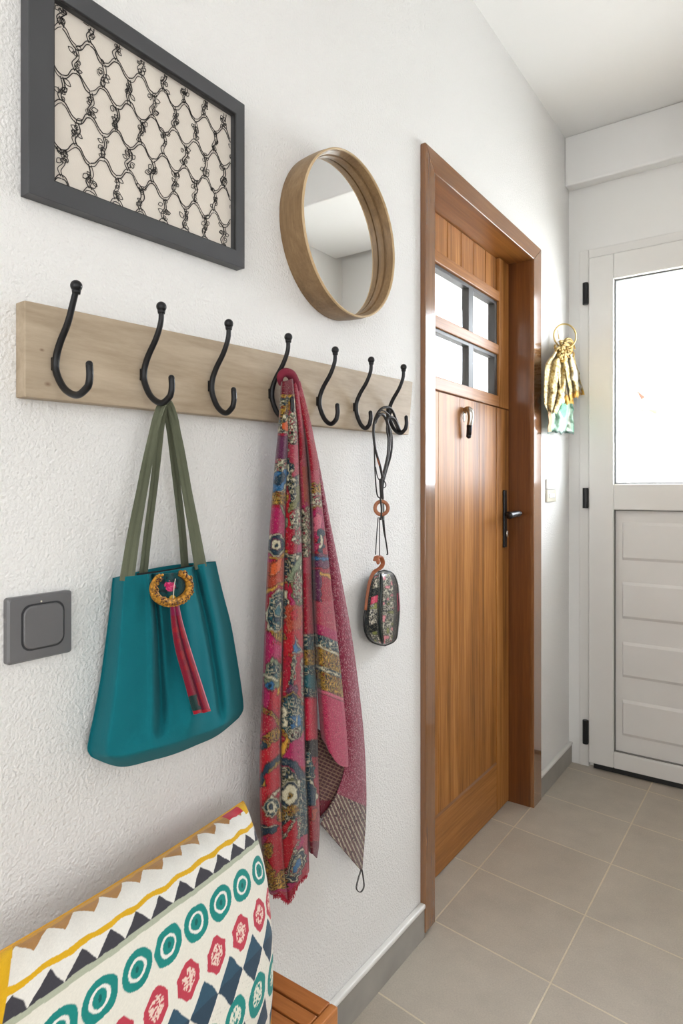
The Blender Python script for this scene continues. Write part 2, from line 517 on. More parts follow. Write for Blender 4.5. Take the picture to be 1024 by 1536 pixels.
# ------------------------------------------------------------------ wooden door
d1 = thing('door_1', 'brown varnished wooden stable door with four small panes and black handle', 'door', (-.08, (DY0 + DY1) / 2, 0), kind='structure')
yl0, yl1, yr0, yr1 = 1.513, DY0, DY1, 2.446
zt0, zt1 = DZ, 2.096
MB().prism([(yl0, .012), (yl1, .012), (yl1, zt0), (yl0, zt1)], -.0, .016).build('casing_post', M_caseV, d1, bevel=.002)
MB().prism([(yr0, .0), (yr1, .0), (yr1, zt1), (yr0, zt0)], -.0, .016).build('casing_post', M_caseV, d1, bevel=.002)
MB().prism([(yl0, zt1), (yl1, zt0), (yr0, zt0), (yr1, zt1)], -.0, .016).build('casing_head', M_caseH, d1, bevel=.002)
JX = -.138
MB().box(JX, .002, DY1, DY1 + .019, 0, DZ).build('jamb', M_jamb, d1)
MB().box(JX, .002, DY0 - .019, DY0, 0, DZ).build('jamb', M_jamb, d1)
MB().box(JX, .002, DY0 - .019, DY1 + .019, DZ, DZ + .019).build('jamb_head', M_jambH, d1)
XD = -.080                                  # front face of the leaf
def dz(u, v): return P(u, v, XD)[2]
def dy(u, v): return P(u, v, XD)[1]
z_pt = (P(750, 437, XD)[2] + P(654, 376, XD)[2]) / 2
z_g1 = (P(748, 448, XD)[2] + P(655, 397, XD)[2]) / 2
z_g0 = (P(748, 590, XD)[2] + P(655, 569, XD)[2]) / 2
z_m1 = (P(750, 516, XD)[2] + P(656, 474, XD)[2]) / 2
z_m0 = (P(750, 532, XD)[2] + P(656, 491, XD)[2]) / 2
z_sp = (P(760, 612, XD)[2] + P(654, 588, XD)[2]) / 2
z_bt = (P(753, 1132, XD)[2] + P(655, 1222, XD)[2]) / 2
y_gr = P(749, 500, XD)[1]
y_gl = P(654, 500, XD)[1]
y_st = P(745, 800, XD)[1]
0 and print('door z', z_pt, z_g1, z_m1, z_m0, z_g0, z_sp, z_bt, 'y', y_gl, y_gr, y_st)
leaf_y0, leaf_y1 = DY0 + .003, DY1 - .003
YSL = 1.66
def box_part(nm, mat, *b, bev=.002, parent=None):
    m = MB()
    for q in b: m.box(*q)
    return m.build(nm, mat, parent or d1, bevel=bev)
xb = XD - .04
leaf_up = box_part('upper_leaf', M_doorV, (xb, XD, y_gr, leaf_y1, z_sp + .002, DZ - .003), (xb, XD, leaf_y0, YSL, z_sp + .002, DZ - .003))
box_part('rail', M_doorH, (xb, XD, YSL, y_gr, z_g1, z_pt), bev=.003)
box_part('rail', M_doorH, (xb, XD, YSL, y_gr, z_sp + .002, z_g0), bev=.003)
box_part('rail', M_doorH, (xb, XD - .002, YSL, y_gr, z_m0, z_m1), bev=.003)
# planked head panel
m = MB(); nb = 6; w = (y_gr - YSL) / nb
for k in range(nb):
    m.box(XD - .030, XD - .012, YSL + k * w + .0008, YSL + (k + 1) * w - .0008, z_pt, DZ - .003)
m.build('planked_panel', M_doorV, d1, bevel=.003)
# lower leaf
box_part('lower_leaf', M_doorV, (xb, XD, y_st, leaf_y1, .006, z_sp - .002), (xb, XD, leaf_y0, YSL - .03, .006, z_sp - .002))
box_part('bottom_rail', M_doorH, (xb, XD, YSL - .03, y_st, .006, z_bt - .014), bev=.001)
m = MB()
m.add([(XD, YSL - .03, z_bt - .014), (XD, y_st, z_bt - .014), (XD - .010, y_st, z_bt + .012), (XD - .010, YSL - .03, z_bt + .012),
       (XD - .03, YSL - .03, z_bt - .014), (XD - .03, y_st, z_bt - .014), (XD - .03, y_st, z_bt + .012), (XD - .03, YSL - .03, z_bt + .012)],
      [(0, 1, 2, 3), (4, 7, 6, 5), (0, 4, 5, 1), (3, 2, 6, 7), (0, 3, 7, 4), (1, 5, 6, 2)])
m.build('bevelled_moulding', M_caseH, d1)
m = MB(); nb = 4; w = (y_st - YSL + .03) / nb
for k in range(nb):
    m.box(XD - .030, XD - .003, YSL - .03 + k * w, YSL - .03 + (k + 1) * w - .0004, z_bt - .01, z_sp - .002)
m.build('planked_panel', M_doorV, d1, bevel=.0012)
# glazing: dark window frame and bars, glass
y_mu0, y_mu1 = P(702, 500, XD - .012)[1], P(709, 500, XD - .012)[1]
m = MB()
fx0, fx1 = XD - .036, XD - .010
for za, zb in ((z_m1, z_g1), (z_g0, z_m0)):
    m.box(fx0, fx1, y_mu0, y_mu1, za, zb)
    m.box(fx0, fx1, y_gr - .022, y_gr, za, zb)
    m.box(fx0, fx1, YSL, YSL + .03, za, zb)
    m.box(fx0, fx1, YSL + .03, y_mu0, za, za + .004); m.box(fx0, fx1, y_mu1, y_gr - .022, za, za + .004)
    m.box(fx0, fx1, YSL + .03, y_mu0, zb - .012, zb); m.box(fx0, fx1, y_mu1, y_gr - .022, zb - .012, zb)
m.build('glazing_bars', plain('dark_glazing_bars', S(62, 60, 58), .45, var=.05), d1, bevel=.001)
for ya, yb in ((YSL + .03, y_mu0), (y_mu1, y_gr - .022)):
    for za, zb in ((z_m1, z_g1), (z_g0, z_m0)):
        MB().box(XD - .026, XD - .022, ya, yb, za, zb).build('glass_pane', M_glass, d1)
# handle: long black plate with lever
hy = P(756, 780, XD)[1]
z1, z0 = P(756, 735, XD)[2], P(756, 821, XD)[2]
hz = P(757, 771, XD)[2]
hp = MB().box(XD, XD + .008, hy - .017, hy + .010, z0, z1).build('handle_plate', M_black, d1, bevel=.003)
lv = MB(); lv.tube(smooth_line([(XD + .004, hy - .004, hz), (XD + .03, hy - .004, hz + .001), (XD + .052, hy - .006, hz + .002), (XD + .060, hy + .004, hz + .003)], 14), .009, 12)
lv.tube(smooth_line([(XD + .054, hy - .002, hz + .002), (XD + .060, hy - .03, hz + .003), (XD + .060, hy - .07, hz + .001), (XD + .056, hy - .098, hz - .002)], 16), [.012, .011, .011, .0125], 12)
lv.build('lever', M_black, hp, smooth=True)
MB().sphere((XD + .013, hy - .004, P(757, 800, XD)[2]), .010, sc=(.4, .8, 1.3)).build('keyhole_cover', M_chrome, hp, smooth=True)
# small coat hook / knocker on the lower leaf
ky, kz = P(697, 630, XD)[1], P(697, 630, XD)[2]
kn = MB().tube(smooth_line([(XD - .004, ky, kz + .028), (XD + .010, ky, kz + .034), (XD + .019, ky, kz + .024), (XD + .020, ky, kz), (XD + .016, ky, kz - .02)], 20), [.009, .011, .012, .010, .009], 12)
kn = kn.build('door_hook', M_chrome, d1, smooth=True)
MB().tube([(XD + .016, ky, kz - .018), (XD + .016, ky, kz - .03), (XD + .014, ky, kz - .052)], [.0095, .009, .0085], 12).sphere((XD + .014, ky, kz - .053), .0088).build('dark_tip', M_black, kn, smooth=True)
MB().sphere((XD - .004, ky, kz + .015), .012, sc=(.35, 1, 1.9)).build('back_plate', M_chrome, kn, smooth=True)

# ------------------------------------------------------------------ white door
d2 = thing('door_2', 'white glazed entrance door with ribbed lower panel and black hinges', 'door', (.54, YE, 0), kind='structure')
LX0, LX1, LZ0, LZ1 = .086, 1.000, .022, 2.165
yf = YE - .004
MB().box(EX0, LX0 - .002, yf, YE + .09, 0, EZ1).box(LX1 + .002, EX1, yf, YE + .09, 0, EZ1).box(LX0 - .002, LX1 + .002, yf, YE + .09, LZ1 + .003, EZ1).build('door_frame', M_white, d2, bevel=.002)
yL = YE - .016
GX0, GX1, GZ0, GZ1 = .186, .900, 1.205, 2.060
PX0, PX1, PZ0, PZ1 = .168, .918, .088, 1.098
MB().box(LX0, GX0, yL, YE + .05, LZ0, LZ1).box(GX1, LX1, yL, YE + .05, LZ0, LZ1).box(GX0, GX1, yL, YE + .05, GZ1, LZ1) \
    .box(GX0, GX1, yL, YE + .05, PZ1, GZ0).box(GX0, GX1, yL, YE + .05, LZ0, PZ0).build('door_leaf', M_white, d2, bevel=.004)
MB().box(GX0, GX0 + .006, YE + .004, YE + .03, GZ0, GZ1).box(GX1 - .006, GX1, YE + .004, YE + .03, GZ0, GZ1).box(GX0 + .006, GX1 - .006, YE + .004, YE + .03, GZ1 - .006, GZ1) \
    .box(GX0 + .006, GX1 - .006, YE + .004, YE + .03, GZ0, GZ0 + .006).build('glazing_gasket', plain('grey_gasket', S(110, 112, 112), .6), d2)
MB().box(GX0 + .006, GX1 - .006, YE + .014, YE + .018, GZ0 + .006, GZ1 - .006).build('glass_pane', M_glass, d2)
# ribbed panel
zs = lambda v: CZ + (HOR - v) / FP * 2.74
m = MB().box(GX0, GX1, YE + .010, YE + .04, PZ0, PZ1)
prof = []
for va, vb in ((782, 838), (870, 924), (958, 1010), (1043, 1096)):
    zt, zb = zs(va), zs(vb)
    x0, x1 = GX0 + .03, GX1 - .03
    m.add([(x0, YE + .010, zt), (x1, YE + .010, zt), (x1 - .004, YE + .003, zt - .012), (x0 + .004, YE + .003, zt - .012),
           (x0, YE + .010, zb), (x1, YE + .010, zb), (x1 - .004, YE + .003, zb + .012), (x0 + .004, YE + .003, zb + .012)],
          [(0, 1, 2, 3), (3, 2, 6, 7), (7, 6, 5, 4), (0, 3, 7, 4), (1, 5, 6, 2)])
m.build('ribbed_panel', M_white, d2)
MB().box(GX0, GX0 + .004, YE - .004, YE + .012, PZ0, PZ1).box(GX0 + .004, GX1, YE - .002, YE + .012, PZ1 - .004, PZ1).box(GX0 + .004, GX1, YE - .002, YE + .012, PZ0, PZ0 + .003).build('panel_gasket', plain('dark_gasket', S(120, 118, 114), .6), d2)
for v, hh in ((442, .092), (747, .086), (1096, .10)):
    z = CZ + (HOR - v) / FP * 2.76
    xx = .075
    MB().tube([(xx, YE - .020, z - hh / 2), (xx, YE - .020, z + hh / 2)], .012, 12).box(xx - .012, xx + .012, YE - .018, YE - .002, z - hh / 2 + .004, z + hh / 2 - .004).build('hinge', M_black, d2, bevel=.001)
MB().box(LX0 + .02, LX1 - .005, YE - .012, YE + .03, .003, LZ0 + .003).build('door_sweep', M_dark, d2)
MB().box(EX0, EX1, YE + .02, YE + .12, 0, .012).build('threshold', M_white, d2)

# ------------------------------------------------------------------ outside
tag(MB().box(-8, 20, YE + .12 + 1.0, 45, -.3, -.1).box(-1, 4, YE + .12, YE + 1.12, -.1, -.01).build('terrace_ground', plain('pale_paving', S(225, 222, 215), .8, var=.04)), 'pale terrace paving outside the glazed door', 'ground', kind='structure')
tag(MB().box(-9, 18, 7.6, 7.8, -.1, 1.0).box(-9, 18, 7.55, 7.85, 1.0, 1.06).build('garden_wall', plain('white_render', S(240, 238, 234), .8, var=.02)), 'low white garden wall outside beyond the door glass', 'wall', kind='structure')
def house(base_u, y, x0, x1, eave_v, label):
    eave = PY(base_u, eave_v, y)[2]
    t = thing('house', label, 'house', ((x0 + x1) / 2, y, -.1))
    MB().box(x0, x1, y, y + 6, -.1, eave).build('walls', plain('house_render', S(242, 238, 230), .8, var=.02), t)
    rz = eave + 1.1
    m = MB(); m.add([(x0 - .3, y - .4, eave), (x1 + .3, y - .4, eave), (x1 + .3, y + 6.4, eave), (x0 - .3, y + 6.4, eave), (x0 + 1, y + 3, rz), (x1 - 1, y + 3, rz),
                     (x0 - .3, y - .4, eave - .12), (x1 + .3, y - .4, eave - .12), (x1 + .3, y + 6.4, eave - .12), (x0 - .3, y + 6.4, eave - .12)],
                    [(0, 1, 5, 4), (1, 2, 5), (2, 3, 4, 5), (3, 0, 4), (6, 7, 1, 0), (7, 8, 2, 1), (8, 9, 3, 2), (9, 6, 0, 3), (9, 8, 7, 6)])
    m.build('tiled_roof', plain('terracotta', S(150, 88, 70), .8, var=.15), t)
    return t, eave
hx = PY(985, 600, 22)[0]
t, ev = house(1000, 22, hx, hx + 9, 592, 'pale far house with terracotta roof at the right edge of the glass')
wm = plain('shutter_grey', S(120, 124, 126), .6)
wp = PY(1010, 640, 21.98)
MB().box(wp[0] - .4, wp[0] + .6, 21.93, 22.0, wp[2] - .5, wp[2] + .1).build('window', wm, t)
hx = PY(945, 600, 26)[0]
t, ev = house(950, 26, hx, PY(972, 600, 26)[0], 612, 'small far house with pink roof left of the other')
wp = PY(957, 622, 25.98)
MB().box(wp[0] - .15, wp[0] + .15, 25.93, 26.0, wp[2] - .35, wp[2] + .35).build('window', wm, t)

# ------------------------------------------------------------------ framed trellis picture
pf = thing('picture_frame', 'charcoal framed picture of black trellis line work on off-white canvas', 'picture', P(205, 200, 0))
XO = .020
oc = [P(43, 289, XO), P(367, 403, XO), P(367, 157, XO), P(43, -66, XO)]
ic = [P(80, 272, XO), P(353, 376, XO), P(353, 171, XO), P(80, -7, XO)]
V = []
for off, ring in ((0, oc), (XO, oc), (XO + .002, ic), (.008, ic)):
    for p in ring: V.append((off, p[1], p[2]))
F = []
for a in range(3):
    for k in range(4):
        F.append((a * 4 + k, a * 4 + (k + 1) % 4, (a + 1) * 4 + (k + 1) % 4, (a + 1) * 4 + k))
F.append((0, 1, 2, 3))
MB().add(V, F).build('frame', M_frame, pf, bevel=.0008)
# dark inner lip
m = MB()
for k in range(4):
    a, b = ic[k], ic[(k + 1) % 4]
    m.tube([(.019, a[1], a[2]), (.019, b[1], b[2])], .0022, 6)
m.build('inner_lip', M_dark, pf)
MB().add([(.0085, p[1], p[2]) for p in ic] + [(.004, p[1], p[2]) for p in ic], [(0, 1, 2, 3), (7, 6, 5, 4), (0, 4, 5, 1), (1, 5, 6, 2), (2, 6, 7, 3), (3, 7, 4, 0)]).build('canvas', M_canvas, pf)
ya, yb = ic[0][1], ic[1][1]
zbot = lambda y: ic[0][2] + (ic[1][2] - ic[0][2]) * (y - ya) / (yb - ya)
ztop = lambda y: ic[3][2] + (ic[2][2] - ic[3][2]) * (y - ya) / (yb - ya)
rnd = random.Random(5)
art = MB()
def inside(p): return ya + .001 < p[0] < yb - .001 and zbot(p[0]) + .001 < p[1] < ztop(p[0]) - .001
def stroke(pts, r):
    run = []
    for p in pts:
        if inside(p): run.append((.0092, p[0], p[1]))
        else:
            if len(run) > 2: art.tube(run, r, 5)
            run = []
    if len(run) > 2: art.tube(run, r, 5)
AW, AH = .0428, .0508
def wob(p, k=.0009): return (p[0] + rnd.uniform(-k, k), p[1] + rnd.uniform(-k, k))
def curl(y, z, r, a0, sgn, turns=1.25):
    pts = []
    for i in range(16):
        f = i / 15; a = a0 + sgn * turns * 2 * math.pi * f; rr = r * (1 - .7 * f)
        pts.append((y + rr * math.cos(a), z + rr * math.sin(a) * 1.1))
    stroke(pts, rnd.uniform(.00038, .0006))
def leaf(y, z, l, a):
    for sg in (-1, 1):
        pts = [(y + l * f * math.cos(a) + sg * math.sin(math.pi * f) * l * .3 * -math.sin(a), z + l * f * math.sin(a) + sg * math.sin(math.pi * f) * l * .3 * math.cos(a)) for f in np.linspace(0, 1, 8)]
        stroke(pts, .0005)
zr = 1.788
for row in range(-5, 3):
    off = AW / 2 if row % 2 else 0
    for col in range(-2, 10):
        ny = .512 + off + col * AW; nz = zr + row * AH          # node where two slopes meet (cell top/bottom)
        # slopes to neighbours (upper left/right shoulders)
        for sg in (-1, 1):
            e = (ny + sg * AW / 2, nz + .0172)
            for d in (-.0023, .0023):
                pts = smooth_line([wob((ny + sg * .0, nz + d)), wob((ny + sg * AW * .18, nz + .004 + d)), wob((ny + sg * AW * .36, nz + .0148 + d)), wob((e[0], e[1] + d))], 14)
                stroke(pts, rnd.uniform(.0005, .0008))
        # vertical, wavy double line from the shoulder up to the next node
        e = (ny + AW / 2, nz + .0172); t_ = (ny + AW / 2, nz + AH)
        bow = rnd.uniform(-.004, .004)
        for d in (-.0022, .0022):
            pts = smooth_line([wob((e[0] + d, e[1])), wob((e[0] + d - .0035 + bow * .4, e[1] + .009)), wob((e[0] + d + .003, e[1] + .021)), wob((t_[0] + d, t_[1]))], 18)
            stroke(pts, rnd.uniform(.0005, .0009))
        # curls and leaves clinging to the verticals
        for k in range(3):
            cy = e[0] + rnd.uniform(-.007, .007); cz = e[1] + rnd.uniform(.004, .036)
            curl(cy, cz, rnd.uniform(.0030, .0052), rnd.uniform(0, 6.28), rnd.choice((-1, 1)))
        for k in range(4):
            cy = e[0] + rnd.uniform(-.004, .004); cz = e[1] + rnd.uniform(.002, .036)
            leaf(cy, cz, rnd.uniform(.007, .012), rnd.choice((0.5, 2.6, -.6, -2.5)) + rnd.uniform(-.4, .4))
art.build('trellis_pattern', M_ink, pf)

# ------------------------------------------------------------------ round mirror
MY, MZ, MR = 1.112, 1.712, .169
mi = thing('round_mirror', 'round mirror in a deep brown wooden hoop frame', 'mirror', (0, MY, MZ - MR))
MB().lathe_x(MY, MZ, [(0, .157), (0, .166), (.02, .1685), (.042, .1695), (.058, .1685)] + [(.058, .164), (.048, .161), (.0425, .160), (.042, .1625), (.0385, .1625), (.038, .1585), (.030, .157), (0, .157)]).build('hoop', M_ring, mi, smooth=False, bevel=.001)
MB().lathe_x(MY, MZ, [(.0575, .1685), (.0605, .1683), (.0615, .1665), (.0605, .1645), (.0575, .164), (.0575, .1685)]).build('front_rim', M_ring_edge, mi, smooth=True)
m = MB(); a = np.linspace(0, 2 * math.pi, 96, endpoint=False)
m.add([(.031, MY + .158 * math.cos(t), MZ + .158 * math.sin(t)) for t in a] + [(.027, MY + .158 * math.cos(t), MZ + .158 * math.sin(t)) for t in a],
      [tuple(range(96)), tuple(range(191, 95, -1))] + [(i, (i + 1) % 96, 96 + (i + 1) % 96, 96 + i) for i in range(96)])
m.build('mirror_glass', M_mirror, mi)

# ------------------------------------------------------------------ coat rack
BX = .022
cr = thing('coat_rack', 'long pale oak board on the wall with seven black iron hooks', 'coat rack', (0, .93, 1.30))
q = [P(37, 595, BX), P(613, 652, BX), P(619, 573, BX), P(37, 450, BX)]
MB().prism([(p[1], p[2]) for p in q], 0, BX).build('board', M_oak, cr, bevel=.0015)
HP = [(.067, 1.0), (.0655, .86), (.055, .70), (.038, .535), (.029, .40), (.0285, .26), (.038, .11), (.050, .025), (.062, 0.0), (.073, .05)]
HK = [(.471, 1.434, 1.300, .103, .036), (.610, 1.441, 1.306, .090, .034), (.745, 1.445, 1.305, .079, .036), (.894, 1.452, 1.310, .076, .034),
      (1.038, 1.454, 1.312, .073, .036), (1.170, 1.456, 1.314, .066, .033), (1.309, 1.462, 1.313, .075, .036)]
for (y, zt, zb, tip, th) in HK:
    k = (tip - .03) / .048
    pr_ = [( (.029 + (x - .029) * (k if f < .2 else 1)), zb + (zt - zb) * f) for x, f in HP]
    pr_ += [(tip - .002, zb + .012), (tip, zb + .022), (tip - .001, zb + th)]
    pr_[0] = (.067 if y > .5 else .074, zt)
    pts = smooth_line([(x, y, z) for x, z in pr_], 60)
    h = MB().tube(pts, [.0038, .0042, .0046, .0046, .0046, .0045, .0045], 14).sphere(pts[-1], .0045, 12, 8).build('hook', M_black, cr, smooth=True)
    MB().sphere((pts[0][0], y, zt + .004), .0074, 20, 14).tube([(pts[0][0], y, zt - .006), (pts[0][0], y, zt - .001)], [.005, .0058], 14).build('ball_finial', M_black, h, smooth=True)
    MB().box(BX - .001, .0268, y - .0035, y + .0035, zb + (zt - zb) * .27, zb + (zt - zb) * .40).build('mounting_foot', M_black, h, bevel=.001)

# ------------------------------------------------------------------ grey rocker switch, near
def rrect(cx, cy, w, h, r, n=6):
    out = []
    for (sx, sy, a0) in ((1, 1, 0), (-1, 1, 90), (-1, -1, 180), (1, -1, 270)):
        for i in range(n + 1):
            a = math.radians(a0 + 90 * i / n)
            out.append((cx + sx * (w / 2 - r) + r * math.cos(a), cy + sy * (h / 2 - r) + r * math.sin(a)))
    return out
sw = thing('light_switch', 'large square grey metallic rocker switch on the wall beside the teal bag', 'light switch', P(60, 990, 0))
XS = .011
sc = [P(12, 997, XS), P(109, 980, XS), P(109, 886, XS), P(12, 898, XS)]
cy, cz = sum(p[1] for p in sc) / 4, sum(p[2] for p in sc) / 4
wW, hH = (sc[1][1] - sc[0][1]), (sc[3][2] - sc[0][2] + sc[2][2] - sc[1][2]) / 2
def slab(poly0, x0, poly1, x1, poly2=None, x2=None):
    m = MB(); n = len(poly0)
    rings = [(poly0, x0), (poly1, x1)] + ([(poly2, x2)] if poly2 else [])
    V = [(x, a, b) for pl, x in rings for a, b in pl]
    F = [tuple(range(n))[::-1], tuple(range((len(rings) - 1) * n, len(rings) * n))]
    for r in range(len(rings) - 1):
        F += [(r * n + i, r * n + (i + 1) % n, (r + 1) * n + (i + 1) % n, (r + 1) * n + i) for i in range(n)]
    return m.add(V, F)
slab(rrect(cy, cz, wW, hH, .004), 0, rrect(cy, cz, wW, hH, .004), .008, rrect(cy, cz, wW - .005, hH - .005, .004), XS).build('cover_plate', M_graysw, sw)
rc = P(65, 938, XS)
slab(rrect(rc[1], rc[2], .0590, .0600, .013), XS - .001, rrect(rc[1], rc[2], .0590, .0600, .013), XS + .0006).build('recess_ring', M_swdark, sw)
slab(rrect(rc[1], rc[2], .0550, .0560, .012), XS - .001, rrect(rc[1], rc[2], .0545, .0555, .012), XS + .0020, rrect(rc[1], rc[2], .0520, .0530, .011), XS + .0030).build('rocker', M_graysw, sw)
MB().sphere((XS, *P(62, 902, XS)[1:]), .0012).build('indicator_light', M_beige, sw, smooth=True)

# far switch
fs = thing('light_switch', 'small white and beige double switch on the wall right of the wooden door', 'light switch', P(827, 755, 0))
q0, q1 = P(821, 753, .009), P(834, 719, .009)
zm = (q0[2] * .55 + q1[2] * .45) + .008
MB().box(0, .008, q0[1], q1[1], q0[2], zm - .001).build('lower_socket', M_beige, fs, bevel=.002)
MB().box(0, .009, q0[1], q1[1], zm + .001, q1[2]).build('upper_switch', M_white, fs, bevel=.002)
MB().box(0, .0105, q0[1] + .02, q1[1] - .02, q0[2] + .015, zm - .015).build('insert', M_white, fs, bevel=.002)

# ------------------------------------------------------------------ cloth sheets
def sheet_grid(L, R, ns, nt, xf, bow=None):
    """cloth sheet: left and right edge outlines, depth off the wall xf(s,t)"""
    l = smooth_line(L, nt); r = smooth_line(R, nt)
    s = np.linspace(0, 1, ns)[:, None]; t = np.linspace(0, 1, nt)[None, :]
    U = l[None, :, 0] * (1 - s) + r[None, :, 0] * s
    V = l[None, :, 1] * (1 - s) + r[None, :, 1] * s
    Sg = s + 0 * t; Tg = t + 0 * s
    if bow is not None:
        du, dv = bow(Sg, Tg); U = U + du; V = V + dv
    X = xf(Sg, Tg)
    return PA(U, V, X), U, V, Sg, Tg


def gs(x, w): return np.exp(-(x / w) ** 2)
def sstep(a, b, x):
    t = np.clip((x - a) / (b - a), 0, 1); return t * t * (3 - 2 * t)

# ------------------------------------------------------------------ teal tote bag
bag = thing('tote_bag', 'teal felt tote bag with olive straps hanging from the second hook', 'bag', P(250, 1120, .03))
L = [(169, 867), (165, 910), (158, 965), (150, 1022), (142, 1065), (133, 1108), (131, 1124), (136, 1133)]
R = [(323, 842), (333, 885), (346, 935), (355, 985), (362, 1030), (365, 1056), (364, 1066), (358, 1074)]
def bag_bow(s, t):
    b = np.sin(np.pi * np.clip(s, 0, 1)) ** .8 * 32 + 8 * gs(s - .2, .15) + 4 * gs(s - .85, .1)
    k = t ** 5
    return 0 * s, b * k + 3 * np.sin(s * np.pi) * (1 - t) ** 6
def bag_x(s, t):
    edge = .118 + .03 * t
    x = .012 + .052 * sstep(0, 1, s / edge) ** .8
    x = x + .022 * np.sin(np.pi * np.clip((s - .1) / .9, 0, 1)) ** .7 * (.35 + .65 * t)
    x = x - .045 * sstep(.88, 1.0, s)
    # pleats
    x = x - .020 * gs(s - (.385 + .105 * t), .022 + .03 * t) * (1 - sstep(.55, .9, t))
    x = x + .009 * gs(s - (.355 + .09 * t), .03) * (1 - sstep(.6, .95, t))
    x = x + .012 * gs(s - (.66 + .02 * t), .06) * (1 - sstep(.7, 1, t)) - .014 * gs(s - (.79 + .08 * t), .03) * (1 - sstep(.6, .95, t))
    x = x - .010 * gs(s - .52, .05 + .05 * t) * (1 - sstep(.4, .8, t)) + .004 * gs(s - (.88 + .03 * t), .03) * (1 - t)
    x = x + .005 * np.sin(7 * s + 5 * t) * t * sstep(.15, .3, s) * (1 - sstep(.85, 1, s))
    x = x + .003 * (vn(s * 9, t * 7, 3) - .5) * sstep(.1, .25, s) * (1 - sstep(.9, 1, s))
    f = (1 - sstep(.9, 1.0, t))
    return np.maximum(.016 + (x - .016) * (.35 + .65 * np.sqrt(np.clip(f, 0, 1))), .0165)
G, U, V_, S_, T_ = sheet_grid(L, R, 150, 150, bag_x, bag_bow)
def bagb_x(s, t): return .010 + .004 * np.sin(np.pi * s) + 0 * t
G2, *_ = sheet_grid(L, R, 150, 150, bagb_x, lambda s, t: (0 * s, bag_bow(s, t)[1] * t ** 2 - 5 * np.sin(s * np.pi) * (1 - t) ** 4))
# one closed skin: front, back and their shared edges
m = MB(); m.grid(G); m.grid(G2[::-1])
n = 150
def idx(a, i, j): return a * n * n + i * n + j
for j in range(n - 1):
    m.f.append((idx(0, 0, j), idx(0, 0, j + 1), idx(1, n - 1, j + 1), idx(1, n - 1, j)))
    m.f.append((idx(0, n - 1, j + 1), idx(0, n - 1, j), idx(1, 0, j), idx(1, 0, j + 1)))
for i in range(n - 1):
    m.f.append((idx(0, i, n - 1), idx(0, i + 1, n - 1), idx(1, n - 2 - i, n - 1), idx(1, n - 1 - i, n - 1)))
o = m.build('bag_body', M_teal, bag, smooth=True)
md = o.modifiers.new('solid', 'SOLIDIFY'); md.thickness = .0022; md.offset = -1
# dark sheet standing in for the shade inside the bag mouth
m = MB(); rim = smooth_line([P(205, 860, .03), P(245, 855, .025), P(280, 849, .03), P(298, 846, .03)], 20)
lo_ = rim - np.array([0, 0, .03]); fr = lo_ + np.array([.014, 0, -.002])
m.grid(np.stack([rim, lo_, fr], 1)); m.build('mouth_shade', M_dark, bag, solid=.001)

def strap(pxs, xs, w, tw=(0, 1), n=60):
    pts = [P(u, v, x) for (u, v), x in zip(pxs, xs)]
    pts = smooth_line(pts, n)
    return pts
hookx = .056
def strap_pair(Lp, Rp, xb, apex, ws, name):
    pts = Lp + [apex] + Rp[::-1]
    nL = len(Lp)
    xs = [xb + (hookx - xb) * (i / nL) for i in range(nL)] + [hookx] + [xb + (hookx - xb) * (i / len(Rp)) for i in range(len(Rp))][::-1]
    c = smooth_line([P(u, v, x) for (u, v), x in zip(pts, xs)], 90)
    k = np.linspace(-1, 1, 90); a = np.clip(1 - np.abs(k) * 1.6, 0, 1) ** 1.2
    wd = np.stack([.15 + 1.3 * a, 1 - .55 * a, 0 * a], 1)
    m = MB().ribbon(c, wd, ws, .0022)
    # stitched edge
    return m.build(name, M_strap, bag, smooth=False)
strap_pair([(190, 872), (200, 805), (213, 735), (226, 668), (237, 622)], [(301, 852), (291, 795), (280, 735), (268, 665), (259, 622)], .064, (248, 601), [.021, .017, .012, .014, .012, .017, .021], 'front_strap')
strap_pair([(214, 870), (221, 805), (230, 735), (238, 665), (243, 622)], [(278, 862), (273, 795), (265, 725), (258, 665), (252, 624)], .020, (248, 604), [.013, .012, .011, .013, .011, .012, .013], 'back_strap')

# gold horseshoe ornament
def bag_front_x(u, v):
    k = np.argmin((U - u) ** 2 + (V_ - v) ** 2); i, j = np.unravel_index(k, U.shape)
    return G[i, j, 0]
orn = MB(); core = []
XB = .094
for a in np.linspace(math.radians(138), math.radians(428), 90):
    core.append(P(257 + 27 * math.cos(a) + 2.5 * math.sin(a), 881 - 23 * math.sin(a), XB + .002))
orn.tube(core, [.0045, .006, .0062, .006, .0045], 10)
for i in range(0, 90, 2):
    for k in range(5):
        c = core[i] + np.array([.003, rnd.uniform(-.005, .005), rnd.uniform(-.005, .005)])
        orn.sphere(c, rnd.uniform(.0012, .0022), 6, 4)
ring_o = orn.build('gold_horseshoe', M_gold, bag, smooth=True)
m = MB()
for i in range(0, 90, 1):
    c = core[i] + np.array([.0056, rnd.uniform(-.003, .003), rnd.uniform(-.003, .003)])
    m.sphere(c, rnd.uniform(.0006, .0013), 6, 4)
m.build('dark_beads', plain('maroon_beads', S(72, 30, 26), .5), ring_o, smooth=True)
